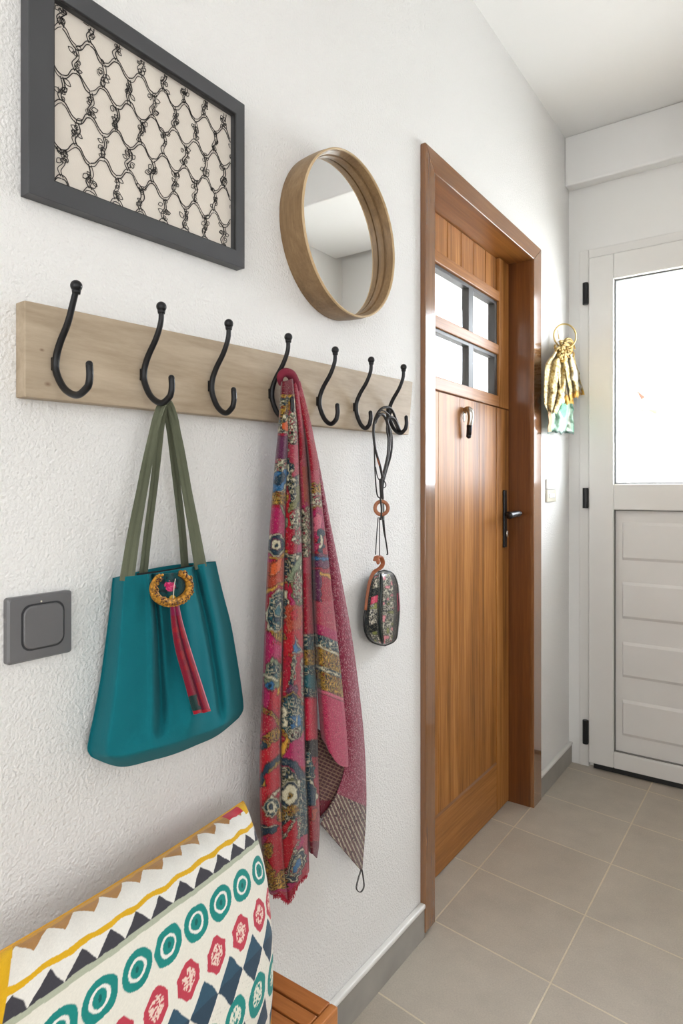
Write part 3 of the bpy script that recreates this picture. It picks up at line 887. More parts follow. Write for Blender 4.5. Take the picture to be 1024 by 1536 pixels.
# patterned scarf end tied inside the ring
Gd, Ud, Vd, Sd, Td = sheet_grid([(233, 861), (234, 885), (246, 902)], [(281, 858), (283, 882), (268, 904)], 50, 50, lambda s, t: XB - .006 + .004 * np.sin(s * math.pi) + .001 * np.sin(s * 20))
col = np.zeros(Gd.shape) + np.array(S(14, 68, 72))
col[vn(Ud * .25, Vd * .25, 2) > .62] = S(16, 44, 50)
fl = ((Ud - 254) / 7.5) ** 2 + ((Vd - 879) / 7) ** 2 + 1.1 * (vn(Ud * .5, Vd * .5, 5) - .5) < 1
col[fl] = S(190, 28, 92)
col[fl & (vn(Ud * .9, Vd * .9, 8) > .6)] = S(228, 88, 140)
col[((Ud - 258) ** 2 / 20 + (Vd - 896) ** 2 / 12) < 1] = S(210, 170, 60)
MB().grid(Gd).build('floral_insert', M_scarf, bag, smooth=True, colors=col, solid=.0012)
# crimson ribbon hanging from the ring
Gd, Ud, Vd, Sd, Td = sheet_grid([(256, 903), (258, 935), (264, 975), (275, 1015), (285, 1052), (291, 1071)], [(266, 903), (273, 935), (285, 975), (298, 1015), (310, 1052), (315, 1067)], 40, 220,
                                lambda s, t: XB + .004 + .004 * np.abs(np.sin(s * 2 * math.pi)) - .004 * (1 - t) + .004 * t)
col = np.zeros(Gd.shape) + np.array(S(124, 12, 38))
nz = vn(Ud * .12, Vd * .12, 1)
col[nz > .6] = S(140, 18, 32)
col[(np.abs(Sd - .62) < .07)] = S(90, 10, 40)
dark = (Td > .70) & (Sd < .55) & (vn(Ud * .11, Vd * .11, 4) > .38)
col[dark] = S(18, 50, 48)
col[(Td > .72) & (Sd > .75) & (Td < .93)] = S(130, 14, 42)
col[(Td < .13)] = S(120, 16, 60)
col[(Td > .3) & (Td < .68) & (Sd < .2)] = S(120, 14, 40)
col[(np.abs(Sd - .97) < .03)] = S(214, 120, 140)
col[(Td > .94)] = S(150, 12, 34)
MB().grid(Gd).build('crimson_ribbon', M_scarf, bag, smooth=True, colors=col, solid=.0015)
MB().tube([P(263, 868, XB + .004), P(261, 880, XB + .004), P(259, 905, XB + .004)], .0006, 5).build('thread', M_beige, bag)

# ------------------------------------------------------------------ embroidered scarf
sc_t = thing('scarf', 'long crimson patchwork embroidered scarf hanging from the fourth hook', 'scarf', P(450, 1340, .05))
CR = dict(crim=S(150, 18, 42), red=S(164, 20, 34), mag=S(158, 26, 80), pink=S(192, 92, 112), rose=S(160, 54, 72), navy=S(26, 50, 66), teal=S(38, 92, 100), blue=S(40, 98, 142),
          cream=S(196, 188, 160), gold=S(198, 148, 52), must=S(170, 132, 44), orange=S(196, 88, 42), black=S(28, 24, 26), olive=S(110, 108, 66), rust=S(158, 62, 40), sage=S(120, 132, 104), grey=S(120, 130, 132), plum=S(92, 38, 72), maroon=S(104, 18, 36))


class Paint:
    """woven pattern laid out on the cloth"""
    def __init__(s, U, V, base):
        s.U, s.V = U, V
        s.c = np.zeros(U.shape + (3,)) + np.array(base)
        s.wu = (vn(U * .22, V * .22, 11) - .5) * 5; s.wv = (vn(U * .22, V * .22, 12) - .5) * 5
    def ell(s, cx, cy, rx, ry, rings, ang=0, wob=1):
        a = math.radians(ang); x = s.U + s.wu * wob - cx; y = s.V + s.wv * wob - cy
        X = x * math.cos(a) + y * math.sin(a); Y = -x * math.sin(a) + y * math.cos(a)
        d = np.sqrt((X / rx) ** 2 + (Y / ry) ** 2)
        for r, col in rings: s.fill(d < r, col)
    def poly(s, pts, col, wob=1):
        x = s.U + s.wu * wob; y = s.V + s.wv * wob
        ins = np.zeros(x.shape, bool); n = len(pts)
        for i in range(n):
            x0, y0 = pts[i]; x1, y1 = pts[(i + 1) % n]
            if y0 == y1: continue
            c = ((y0 > y) != (y1 > y)) & (x < (x1 - x0) * (y - y0) / (y1 - y0) + x0)
            ins ^= c
        s.fill(ins, col); return ins
    def line(s, pts, w, col, wob=.6):
        x = s.U + s.wu * wob; y = s.V + s.wv * wob
        d = np.full(x.shape, 1e9)
        for (x0, y0), (x1, y1) in zip(pts[:-1], pts[1:]):
            dx, dy = x1 - x0, y1 - y0; L2 = dx * dx + dy * dy + 1e-9
            t = np.clip(((x - x0) * dx + (y - y0) * dy) / L2, 0, 1)
            d = np.minimum(d, np.hypot(x - x0 - t * dx, y - y0 - t * dy))
        s.fill(d < w, col)
    def fill(s, m, col):
        if isinstance(col, str): 
            if col == 'fil':          # filigree: cream scrolls over dark
                n1 = np.abs(vn(s.U * .3, s.V * .3, 21) - .5); n2 = vn(s.U * .5, s.V * .5, 22)
                s.c[m] = CR['navy']; s.c[m & (n2 > .5)] = CR['olive']; s.c[m & (n1 < .07)] = CR['cream']; s.c[m & (n2 > .68)] = CR['cream']
                return
            if col == 'goldfil':
                n1 = np.abs(vn(s.U * .4, s.V * .4, 23) - .5); n2 = vn(s.U * .6, s.V * .6, 24)
                s.c[m] = CR['must']; s.c[m & (n1 < .09)] = CR['black']; s.c[m & (n2 > .62)] = CR['gold']; s.c[m & (n2 < .22)] = CR['rust']
                return
            if col == 'tealfil':
                n1 = np.abs(vn(s.U * .35, s.V * .35, 25) - .5); n2 = vn(s.U * .5, s.V * .5, 26)
                s.c[m] = CR['navy']; s.c[m & (n2 > .5)] = CR['teal']; s.c[m & (n1 < .08)] = CR['cream']
                return
            if col == 'creamfil':
                n1 = np.abs(vn(s.U * .4, s.V * .4, 27) - .5); n2 = vn(s.U * .6, s.V * .5, 28)
                s.c[m] = CR['cream']; s.c[m & (n1 < .07)] = CR['black']; s.c[m & (n2 > .66)] = CR['rose']; s.c[m & (n2 < .2)] = CR['sage']
                return
            col = CR[col]
        s.c[m] = col
    def weave(s, amp=.25, speck=.5, edge=True):
        # couched outlines where two yarn colours meet
        g = np.zeros(s.U.shape)
        g[1:] += np.abs(np.diff(s.c, axis=0)).sum(-1); g[:, 1:] += np.abs(np.diff(s.c, axis=1)).sum(-1)
        e = g > .12
        e[:-1] |= e[1:]; e[:, :-1] |= e[:, 1:]
        if edge: s.c[e] *= .5
        # thread-scale variation in the yarn colour
        n = vn(s.U * 1.6, s.V * 1.6, 31); k = vn(s.U * .5, s.V * .5, 32)
        s.c *= (1 - amp + 2 * amp * n)[..., None]
        hi = (n > .76) & (k > speck)
        s.c[hi] = s.c[hi] * .7 + np.array(CR['cream']) * .22
        lo = (n < .2) & (k < .5)
        s.c[lo] *= .55
        return s.c * (.86 if edge else .95)

# main front panel
def rolled(s, a=.10): return np.minimum(sstep(0, a, s), 1 - sstep(1 - a, 1, s))
Lm = [(423, 573), (421, 600), (418, 650), (413, 700), (407, 770), (402, 840), (398, 930), (394, 1030), (390, 1120), (390, 1210), (393, 1270), (399, 1322), (404, 1338), (409, 1341)]
Rm = [(438, 568), (441, 600), (445, 650), (447, 700), (449, 770), (452, 840), (453, 930), (454, 1030), (456, 1120), (460, 1210), (461, 1262), (462, 1300), (462, 1306), (460, 1310)]
def main_x(s, t):
    amp = sstep(.02, .2, t)
    x = .066 + .006 * rolled(s, .16) - .010 * (1 - rolled(s, .07))
    crease = .52 - .10 * t
    x = x - .018 * gs(s - crease, .035) * amp * (1 - .75 * sstep(.55, .8, t))
    x = x + .006 * gs(s - crease + .24, .13) * amp + .007 * gs(s - crease - .26, .13) * amp
    x = x + .003 * np.sin(s * 9 + t * 4) * sstep(.6, .8, t)
    return x
Gm, Um, Vm, Sm, Tm = sheet_grid(Lm, Rm, 110, 760, main_x, lambda s, t: (0 * s, 22 * gs(s - .47, .22) * t ** 14 + 2 * (vn(s * 40, 0 * t, 3) - .5) * t ** 20))
p = Paint(Um, Vm, S(150, 20, 44))
nzz = vn(Um * .05, Vm * .03, 41)
p.fill(nzz > .55, 'mag'); p.fill(nzz < .32, 'red')
p.fill(Vm < 650, 'fil'); p.fill((Vm < 640) & (vn(Um * .2, Vm * .15, 6) > .45), 'goldfil'); p.fill((Vm < 592), 'maroon')
p.ell(436, 625, 5, 16, [(1, 'mag')]); p.ell(428, 640, 5, 8, [(1, 'orange')])
p.poly([(410, 655), (433, 655), (432, 690), (410, 690)], 'plum'); p.ell(437, 650, 8, 40, [(1, 'creamfil')]); p.poly([(433, 665), (446, 665), (446, 710), (432, 716)], 'rose')
p.ell(420, 718, 14, 30, [(1.1, 'fil'), (.85, 'cream'), (.7, 'blue'), (.35, 'navy')], 20); p.ell(421, 698, 11, 8, [(1, 'creamfil')])
p.poly([(405, 735), (431, 742), (428, 760), (405, 756)], 'goldfil')
p.poly([(432, 716), (447, 712), (448, 760), (436, 765)], 'fil'); p.line([(446, 730), (446, 748), (434, 765)], 3.4, 'olive')
p.poly([(404, 762), (420, 765), (430, 785), (430, 800), (402, 798)], 'mag'); p.line([(420, 760), (429, 778), (430, 790)], 1.6, 'sage')
p.ell(445, 790, 10, 28, [(1, 'creamfil')]); p.poly([(432, 790), (440, 795), (438, 825), (431, 830)], 'crim')
p.ell(414, 817, 13, 17, [(1.15, 'mag'), (1, 'cream'), (.85, 'navy'), (.6, 'plum'), (.5, 'cream'), (.18, 'navy')])
p.line([(407, 836), (418, 838), (428, 828)], 2, 'gold')
p.poly([(399, 842), (428, 842), (428, 875), (400, 885)], 'rust'); p.ell(414, 850, 6, 14, [(1, 'orange')], 30)
p.poly([(428, 830), (452, 830), (452, 862), (430, 880)], 'fil'); p.line([(452, 835), (434, 868)], 4, 'sage')
p.ell(446, 882, 9, 26, [(1.05, 'olive'), (.9, 'creamfil')])
p.line([(400, 890), (412, 880), (427, 874)], 2.2, 'gold')
p.ell(416, 915, 14, 32, [(1.2, 'crim'), (1.05, 'cream'), (.95, 'tealfil'), (.5, 'navy'), (.38, 'cream'), (.28, 'teal')], 12)
p.poly([(428, 905), (452, 910), (452, 940), (430, 950)], 'rust'); p.ell(440, 922, 5, 8, [(1, 'red')])
p.poly([(400, 942), (412, 948), (428, 945), (428, 960), (415, 962)], 'goldfil')
p.poly([(440, 952), (452, 978), (438, 980)], 'cream'); p.poly([(440, 957), (449, 977), (438, 978)], 'blue')
p.poly([(432, 982), (450, 980), (446, 1010), (436, 1000)], 'orange')
p.poly([(400, 965), (425, 968), (425, 985), (398, 990)], 'mag')
# eye in a pointed frame
p.poly([(396, 1010), (408, 985), (423, 1000), (418, 1030), (402, 1036)], 'sage'); p.poly([(399, 1008), (409, 991), (420, 1003), (415, 1020), (400, 1014)], 'tealfil')
p.line([(398, 1012), (415, 1021)], 2.6, 'cream'); p.ell(405, 1028, 6, 6, [(1, 'blue'), (.4, 'navy')]); p.line([(414, 1042), (420, 1020), (421, 1008)], 1.4, 'gold')
p.poly([(428, 985), (454, 985), (455, 1045), (430, 1045)], 'crim'); p.line([(440, 985), (438, 1010), (432, 1045)], 3, 'fil'); p.line([(452, 990), (453, 1050)], 2.6, 'creamfil'); p.ell(441, 1015, 2.5, 6, [(1, 'cream'), (.6, 'red')])
p.ell(436, 1036, 8, 8, [(1, 'plum')])
# tall portrait like oval
p.ell(437, 1077, 18, 36, [(1.06, 'must'), (1, 'navy')]); p.ell(437, 1077, 16, 33, [(1, 'tealfil')])
p.ell(427, 1066, 3.2, 8, [(1, 'cream')]); p.ell(427, 1083, 3, 7, [(1, 'cream')]); p.poly([(434, 1075), (450, 1070), (449, 1090), (438, 1092)], 'blue'); p.line([(433, 1060), (445, 1060), (444, 1088), (434, 1078)], 1, 'cream')
p.ell(440, 1100, 9, 9, [(1, 'cream'), (.8, 'black'), (.62, 'creamfil')])
# gold twigs
p.line([(395, 1062), (410, 1075), (421, 1092), (432, 1112), (436, 1124)], 3.2, 'goldfil'); p.poly([(392, 1108), (415, 1090), (420, 1104), (400, 1124)], 'goldfil'); p.ell(396, 1120, 5, 7, [(1, 'navy')])
p.line([(430, 1108), (422, 1132)], 3, 'gold'); p.line([(434, 1114), (436, 1134)], 1.4, 'orange')
p.poly([(436, 1112), (456, 1100), (457, 1150), (446, 1150), (428, 1135)], 'mag')
p.poly([(390, 1128), (416, 1108), (420, 1130), (395, 1162)], 'red')
# lower portrait panel
p.line([(395, 1175), (402, 1150), (418, 1137), (440, 1148), (452, 1168)], 5, 'navy'); p.line([(396, 1178), (404, 1155), (418, 1142)], 1.6, 'must')
p.poly([(398, 1160), (418, 1150), (418, 1178), (400, 1200)], 'red'); p.poly([(419, 1146), (432, 1150), (448, 1170), (450, 1250), (422, 1250)], 'fil')
p.line([(399, 1202), (416, 1184)], 1.8, 'cream')
p.ell(406, 1210, 10, 16, [(1.15, 'rust'), (1, 'cream'), (.86, 'tealfil'), (.55, 'cream'), (.2, 'navy')], 8)
p.ell(434, 1192, 15, 23, [(1.1, 'olive'), (1, 'cream'), (.88, 'navy'), (.66, 'cream'), (.22, 'must'), (.12, 'black')], 10)
p.line([(447, 1172), (455, 1200)], 2, 'cream'); p.poly([(448, 1180), (458, 1150), (461, 1255), (447, 1255)], 'tealfil')
p.ell(436, 1216, 9, 9, [(1, 'goldfil')]); p.ell(420, 1222, 6, 12, [(1, 'goldfil')])
p.poly([(391, 1236), (415, 1238), (412, 1250), (392, 1254)], 'navy'); p.line([(394, 1240), (412, 1238)], 1, 'cream')
p.poly([(398, 1262), (420, 1240), (444, 1225), (446, 1262), (432, 1300), (420, 1318), (400, 1300)], 'red'); p.line([(420, 1240), (426, 1255), (440, 1230)], 2, 'creamfil')
p.ell(401, 1275, 6, 12, [(1, 'goldfil')]); p.poly([(395, 1285), (402, 1288), (412, 1310), (430, 1300), (432, 1332), (404, 1335)], 'goldfil')
p.line([(448, 1225), (446, 1262), (436, 1290), (428, 1312)], 2.2, 'creamfil')
p.ell(443, 1298, 10, 26, [(1.1, 'black'), (1, 'cream'), (.88, 'navy'), (.7, 'creamfil'), (.4, 'blue')], 22)
p.poly([(454, 1252), (463, 1250), (463, 1290), (452, 1275)], 'rose')
ff = Vm > (1310 + 22 * gs(Sm - .47, .22)) + 0 * Vm
p.fill(Tm > .955, 'crim')
MB().grid(Gm).build('embroidered_panel', M_scarf, sc_t, smooth=True, colors=p.weave(), solid=.0022)
# fringe along the lower hem
m = MB(); hem = Gm[:, -1]
for i in range(0, 110, 1):
    for q_ in range(2):
        a = hem[i] + np.array([rnd.uniform(-.0015, .0025), rnd.uniform(-.0006, .0006), .002])
        m.tube([a, a + np.array([rnd.uniform(-.001, .001), rnd.uniform(-.001, .0015), -.005]), a + np.array([rnd.uniform(-.001, .001), rnd.uniform(-.002, .002), -rnd.uniform(.007, .012)])], [.0006, .0004], 4)
tag(m.build('fringe', plain('crimson_yarn', S(170, 26, 52), .9, var=.2), sc_t), kind='stuff')

# middle fold (long narrow tail, set back)
L2 = [(439, 575), (446, 640), (446, 700), (450, 780), (451, 860), (452, 960), (453, 1060), (455, 1150), (459, 1230), (461, 1262), (464, 1276)]
R2 = [(446, 572), (456, 640), (461, 700), (466, 780), (467, 860), (471, 960), (474, 1060), (476, 1150), (478, 1220), (477, 1265), (474, 1287)]
def mid_x(s, t): return .052 + .012 * np.sin(np.pi * np.clip(s * .9 + .15, 0, 1)) - .018 * gs(s, .18) * sstep(.05, .2, t) - .010 * sstep(.85, 1, s)
G_, U_, V2, S2, T2 = sheet_grid(L2, R2, 50, 700, mid_x)
p = Paint(U_, V2, CR['crim'])
p.fill(vn(U_ * .05, V2 * .03, 43) > .55, 'rose')
p.fill((V2 > 700) & (V2 < 760) & (S2 > .4), 'rust'); p.ell(458, 800, 9, 42, [(1.1, 'mag'), (1, 'creamfil')]); p.fill((V2 > 835) & (V2 < 860), 'rose')
p.fill((V2 > 952) & (V2 < 1045), 'tealfil'); p.fill((V2 > 975) & (V2 < 998), 'goldfil'); p.ell(464, 1022, 9, 12, [(1, 'teal')]); p.fill((V2 > 1046) & (V2 < 1110), S(178, 14, 52))
p.fill((V2 > 1110) & (V2 < 1135), 'black'); p.ell(462, 1160, 8, 34, [(1, 'tealfil')]); p.ell(464, 1195, 9, 22, [(1.1, 'cream'), (1, 'navy')]); p.fill(V2 > 1208, S(140, 26, 36)); p.ell(470, 1222, 4, 10, [(1, 'rust')])
p.fill(V2 > 1262, 'maroon')
MB().grid(G_).build('narrow_fold', M_scarf, sc_t, smooth=True, colors=p.weave(.3, .35), solid=.002)

# outer print fold with its curled corner
L3 = [(443, 570), (456, 640), (463, 700), (466, 760), (468, 820), (469, 900), (472, 980), (477, 1050), (481, 1100), (486, 1108)]
R3 = [(449, 572), (466, 640), (476, 700), (482, 760), (489, 820), (498, 900), (507, 980), (514, 1050), (520, 1120), (521, 1150)]
def out_x(s, t): return .058 + .013 * np.sin(np.pi * np.clip(s * .8 + .2, 0, 1)) * sstep(0, .2, t) - .020 * gs(s, .15) * sstep(.05, .25, t) - .008 * sstep(.9, 1, s)
G3, U3, V3, S3, T3 = sheet_grid(L3, R3, 90, 640, out_x, lambda s, t: (0 * s, 0 * s + 14 * np.sin(np.pi * s) * t ** 8))
p = Paint(U3, V3, CR['crim'])
p.fill(vn(U3 * .05, V3 * .03, 45) > .5, 'rose')
p.poly([(463, 725), (482, 725), (484, 760), (466, 760)], 'goldfil'); p.poly([(466, 740), (484, 740), (484, 758), (468, 758)], 'creamfil')
p.ell(476, 785, 9, 24, [(1, 'mag'), (.6, 'pink')]); p.ell(480, 812, 5, 20, [(1, 'navy'), (.5, 'cream')]); p.poly([(468, 830), (494, 832), (494, 852), (468, 850)], 'plum'); p.line([(470, 838), (490, 838)], 2.5, 'blue'); p.ell(474, 820, 5, 7, [(1, 'mag')])
p.poly([(468, 855), (480, 855), (480, 920), (469, 900)], 'plum'); p.line([(480, 860), (496, 866)], 2.4, 'gold')
sl = V3 - (U3 - 474) * .42
p.fill((sl > 900) & (sl < 935), 'rose'); p.fill((sl > 935) & (sl < 950), 'mag'); p.fill((sl > 950) & (sl < 966), 'tealfil'); p.fill((sl > 966) & (sl < 995), 'goldfil'); p.line([(474, 967), (506, 982)], 1.6, 'cream')
p.fill((sl > 995) & (sl < 1003), 'tealfil'); p.line([(474, 1000), (508, 1014)], 1.6, 'cream'); p.fill((sl > 1003) & (sl < 1030), 'goldfil'); p.fill((sl > 1030) & (sl < 1036), 'pink'); p.fill(sl > 1036, S(176, 48, 84))
MB().grid(G3).build('outer_fold', M_scarf, sc_t, smooth=True, colors=p.weave(.32, .3), solid=.002)

# plain woven reverse side, farthest right, ending in a tweed corner
L4 = [(432, 566), (448, 600), (462, 650), (474, 700), (486, 780), (494, 860), (503, 960), (512, 1060), (518, 1130), (508, 1180), (480, 1236)]
R4 = [(440, 557), (450, 590), (467, 650), (478, 700), (493, 780), (509, 860), (527, 960), (540, 1060), (546, 1130), (548, 1215), (542, 1307)]
def rev_x(s, t): return .044 + .006 * np.sin(np.pi * s) - .006 * sstep(.8, 1, s) + .004 * np.sin(t * 9 + s * 3) * t
G4, U4, V4, S4, T4 = sheet_grid(L4, R4, 90, 700, rev_x)
p = Paint(U4, V4, S(140, 52, 74))
dots = (vn(U4 * 1.5, V4 * 1.5, 14) - .5) * 1.7
p.fill(dots > .35, S(176, 128, 136)); p.fill(dots < -.45, S(112, 30, 54))
tw = V4 > 1190 + (520 - U4) * .55 + 3 * (vn(U4 * .3, V4 * 0, 3))
tw = (V4 > 1188 + (U4 - 500) * .45) & (V4 > 1180)
a_ = U4 * .55 + V4 * .0; st = np.sin((U4 * .95 - V4 * .42) * 1.15)
p.fill(tw, S(104, 72, 72)); p.fill(tw & (st > .35), S(176, 164, 142)); p.fill(tw & (vn(U4 * .8, V4 * .8, 9) > .72), S(60, 44, 46))
MB().grid(G4).build('woven_reverse', M_scarf, sc_t, smooth=True, colors=p.weave(.18, .75, False), solid=.0022)
# curled inner side with checked weave
L5 = [(466, 1085), (470, 1115), (474, 1150), (478, 1185), (479, 1215), (480, 1226)]
R5 = [(486, 1100), (508, 1118), (521, 1145), (521, 1175), (507, 1200), (482, 1228)]
def inn_x(s, t): return .036 + .013 * s ** 2
G5, U5, V5, S5, T5 = sheet_grid(L5, R5, 60, 160, inn_x)
p = Paint(U5, V5, S(76, 36, 44))
p.fill(np.sin(U5 * .9 + V5 * .5) > .5, S(112, 82, 70)); p.fill(np.sin(V5 * 1.1 - U5 * .5) > .6, S(140, 112, 92)); p.fill((V5 > 1200) & (S5 < .5), 'maroon')
MB().grid(G5).build('curled_corner', M_scarf, sc_t, smooth=True, colors=p.weave(.3, .8, False), solid=.002)
# rolled crown over the hook
m = MB().tube(smooth_line([P(421, 577, .050), P(420, 566, .055), P(426, 559, .060), P(435, 561, .062), P(441, 570, .060), P(445, 585, .056)], 30), [.004, .0065, .008, .009, .009, .007], 12)
m.build('rolled_crown', plain('wine_cloth', S(122, 30, 52), .9, var=.2, bump=(500, .6, .001)), sc_t, smooth=True)
lp = smooth_line([P(541, 1304, .046), P(536, 1320, .047), P(534, 1333, .047), P(540, 1338, .047), P(545, 1330, .047), P(544, 1316, .046), P(542, 1304, .046)], 40)
MB().tube(lp, .0009, 6).tube(lp + np.array([.001, .0016, -.001]), .0007, 6).build('hanging_loop', M_cord, sc_t, smooth=True)

# ------------------------------------------------------------------ leather cord with ring and spectacle case
pc = thing('spectacle_case', 'small floral zipped case on a black leather cord with a wooden ring', 'pouch', P(572, 968, .03))
def cord(lst, r, x0=.05, seg=7, dx=0):
    pts = [P(q[0], q[1], (q[2] if len(q) > 2 else x0)) for q in lst]
    return MB().tube(smooth_line(pts, 60), r * 1.35, seg)
strands = [
    ([(601, 648, .052), (594, 630, .056), (587, 614, .058), (576, 611, .056), (566, 620, .052), (560, 640, .05), (562, 670, .05), (570, 700, .05), (574, 720, .05)], .0022),
    ([(598, 649, .05), (590, 632, .054), (581, 620, .056), (571, 616, .055), (563, 630, .05), (561, 650, .048), (562, 700, .045), (565, 740, .045), (571, 748, .046)], .0012),
    ([(600, 646, .056), (590, 628, .060), (580, 628, .058), (584, 650, .054), (583, 675, .052), (578, 700, .05), (573, 718, .05)], .0028),
    ([(566, 622, .054), (574, 622, .056), (581, 635, .055), (587, 655, .054), (586, 680, .052), (579, 705, .05), (574, 725, .05), (572, 745, .05)], .0024),
    ([(588, 615, .055), (580, 640, .056), (582, 660, .055), (580, 690, .052), (573, 715, .05)], .0016),
    ([(562, 635, .05), (567, 625, .054), (575, 622, .056), (583, 640, .054)], .0024),
    ([(563, 700, .048), (566, 715, .049), (570, 720, .05), (576, 712, .05)], .0009),
    ([(574, 718, .052), (578, 725, .053), (578, 730, .053), (574, 732, .052)], .0009),
    ([(571, 718, .05), (572, 735, .05), (573, 748, .05)], .0034),
]
for pts, r in strands: cord(pts, r).build('leather_strand', M_cord, pc, smooth=True)
cord([(563, 674, .049), (567, 692, .05), (573, 708, .05)], .0014).build('leather_strand', M_copper, pc, smooth=True)
a = np.linspace(0, 2 * math.pi, 49)
c = P(572, 762, .05)
rg = MB(); G_r = []
for t in a[:-1]:
    for b in np.linspace(0, 2 * math.pi, 12, endpoint=False):
        rr = .0148 + .0042 * math.cos(b)
        G_r.append((.05 + rr * math.cos(t) * .72 - .0035 * math.sin(b) * .7, c[1] + rr * math.cos(t) * .70 + .0035 * math.sin(b) * .7, c[2] + rr * math.sin(t)))
n_ = 12
rg.add(G_r, [(i * n_ + j, ((i + 1) % 48) * n_ + j, ((i + 1) % 48) * n_ + (j + 1) % n_, i * n_ + (j + 1) % n_) for i in range(48) for j in range(n_)])
rg.build('wooden_ring', M_brownring, pc, smooth=True)
cord([(570, 746), (572, 764, .052), (571, 780)], .0016).build('leather_strand', M_cord, pc, smooth=True)
cord([(574, 746), (575, 764, .052), (575, 780)], .0016).build('leather_strand', plain('grey_cord', S(110, 120, 118), .5), pc, smooth=True)
for pts, r in (([(567, 776), (565, 800), (563, 832, .05)], .0009), ([(569, 776), (569, 800), (569, 834, .05)], .0009), ([(575, 776), (577, 800), (581, 828), (580, 832)], .0013), ([(573, 774), (575, 795), (579, 815)], .0008)):
    cord(pts, r).build('leather_strand', M_cord, pc, smooth=True)
cu = smooth_line([P(563, 842, .052), P(565, 836, .053), P(571, 836, .053), P(574, 845, .052), P(570, 852, .05), P(561, 858, .046), P(555, 870, .04), P(551, 890, .036), P(548, 915, .034)], 50)
wdir = np.tile(np.array([.9, .5, 0.]), (50, 1))
MB().ribbon(cu, wdir, [.012, .010, .009, .007, .006], .003).sphere(P(567, 842, .054), .007, sc=(.5, 1, 1)).build('copper_tab', M_copper, pc, smooth=True)
# case body: rounded pod
Lc = [(566, 859), (556, 868), (551, 890), (547, 915), (545, 935), (548, 952), (556, 962), (570, 967)]
Rc = [(577, 856), (590, 860), (597, 875), (599, 895), (600, 915), (598, 940), (594, 960), (578, 968)]
def case_x(s, t):
    k = np.sin(np.pi * np.clip(s, 0, 1)) ** .55 * np.clip(np.sin(np.pi * np.clip(t, 0.001, .999)), 0, 1) ** .3
    return .020 + .036 * k - .004 * gs(s - .43, .03) * (1 - gs(t, .1))
Gc, Uc, Vc, Sc, Tc = sheet_grid(Lc, Rc, 100, 180, case_x)
p = Paint(Uc, Vc, S(40, 44, 44))
band = (Sc > .15) & (Sc < .36) & (Tc > .12) & (Tc < .93)
band2 = (Sc > .52) & (Sc < .82) & (Tc > .13) & (Tc < .95)
fl1 = vn(Uc * .38, Vc * .38, 51); fl2 = vn(Uc * .75, Vc * .75, 52); fl3 = vn(Uc * .16, Vc * .16, 53)
for bnd in (band, band2):
    p.c[bnd] = S(172, 168, 154)
    p.c[bnd & (np.abs(fl1 - .5) < .09)] = S(40, 44, 52)
    p.c[bnd & (fl2 < .3)] = S(92, 100, 92)
    p.c[bnd & (fl3 > .72)] = S(190, 120, 128)
    p.c[bnd & (fl3 < .2)] = S(110, 116, 66)
p.c[(Sc > .15) & (Sc < .36) & (Tc > .33) & (Tc < .40)] = S(176, 60, 86)
p.c[(Sc > .15) & (Sc < .36) & (Tc > .26) & (Tc < .33)] = S(26, 34, 34)
p.c[(Sc > .15) & (Sc < .36) & (Tc > .62) & (Tc < .70)] = S(22, 28, 30)
p.c[(Sc > .92) & (Tc > .38) & (Tc < .58)] = S(140, 22, 62)
pb = MB().grid(Gc)
Gb, *_ = sheet_grid(Lc, Rc, 100, 180, lambda s, t: .018 - .012 * np.sin(np.pi * s) ** .6)
# back shell welded along the rim
cols = np.concatenate([(p.weave(.3, .4) * 1.55).reshape(-1, 3), np.tile(S(34, 38, 38), (100 * 180, 1))])
pb.grid(Gb[::-1])
cb_ = pb.build('case_body', M_vgloss, pc, smooth=True, colors=cols)
# zip / binding down the middle and around the rim
def on_case(s, t, d=.001):
    i, j = int(s * 99), int(t * 179); q = Gc[i, j].copy(); q[0] += d; return q
MB().tube([on_case(.43, t, .0015) for t in np.linspace(.06, .97, 40)], [.0022, .003, .003, .002], 8).build('zip', plain('black_green_binding', S(20, 34, 32), .35, var=.2), cb_, smooth=True)
rim = [on_case(.04, t, -.001) for t in np.linspace(.0, 1, 40)]; rim2 = [on_case(.96, t, -.001) for t in np.linspace(1, 0, 40)]
loop = np.array(rim + rim2 + [rim[0]])
MB().tube(loop, .0026, 8).build('piping', plain('black_piping', S(24, 26, 26), .35), cb_, smooth=True)
MB().tube([on_case(.46, .08, .001), on_case(.6, .1, .001)], .002, 8).build('zip_pull', M_chrome, cb_, smooth=True)

# ------------------------------------------------------------------ gold and green scarf on a ring, far corner
gsf = thing('ring_scarf', 'gold and mint green scarf knotted on a brass ring in the far corner', 'scarf', P(843, 650, .03))
c = P(847, 504, .05)
a = np.linspace(0, 2 * math.pi, 60)
MB().tube([(.05 + .034 * math.cos(t), c[1] + .034 * math.cos(t), c[2] + .048 * math.sin(t)) for t in a], .0032, 8, cap=False).build('brass_ring', M_brass, gsf, smooth=True)
MB().tube([P(836, 495, .0), P(838, 508, .04)], .002, 8).build('peg', M_brass, gsf, smooth=True)
def gold_sheet(L, R, xf, fn, nm, fr=9, amp=.008, solid=.002):
    G_, U_, V_2, S_2, T_2 = sheet_grid(L, R, 70, 120, lambda s, t: xf + amp * np.sin(s * fr + 3 * t) + .006 * (vn(s * 9, t * 12, 7) - .5), lambda s, t: (3 * (vn(s * 3, t * 9, 5) - .5), 4 * (vn(s * 12, t * 0, 6) - .5) * t))
    MB().grid(G_).build(nm, M_scarf, gsf, smooth=True, colors=fn(U_, V_2, S_2, T_2), solid=solid)
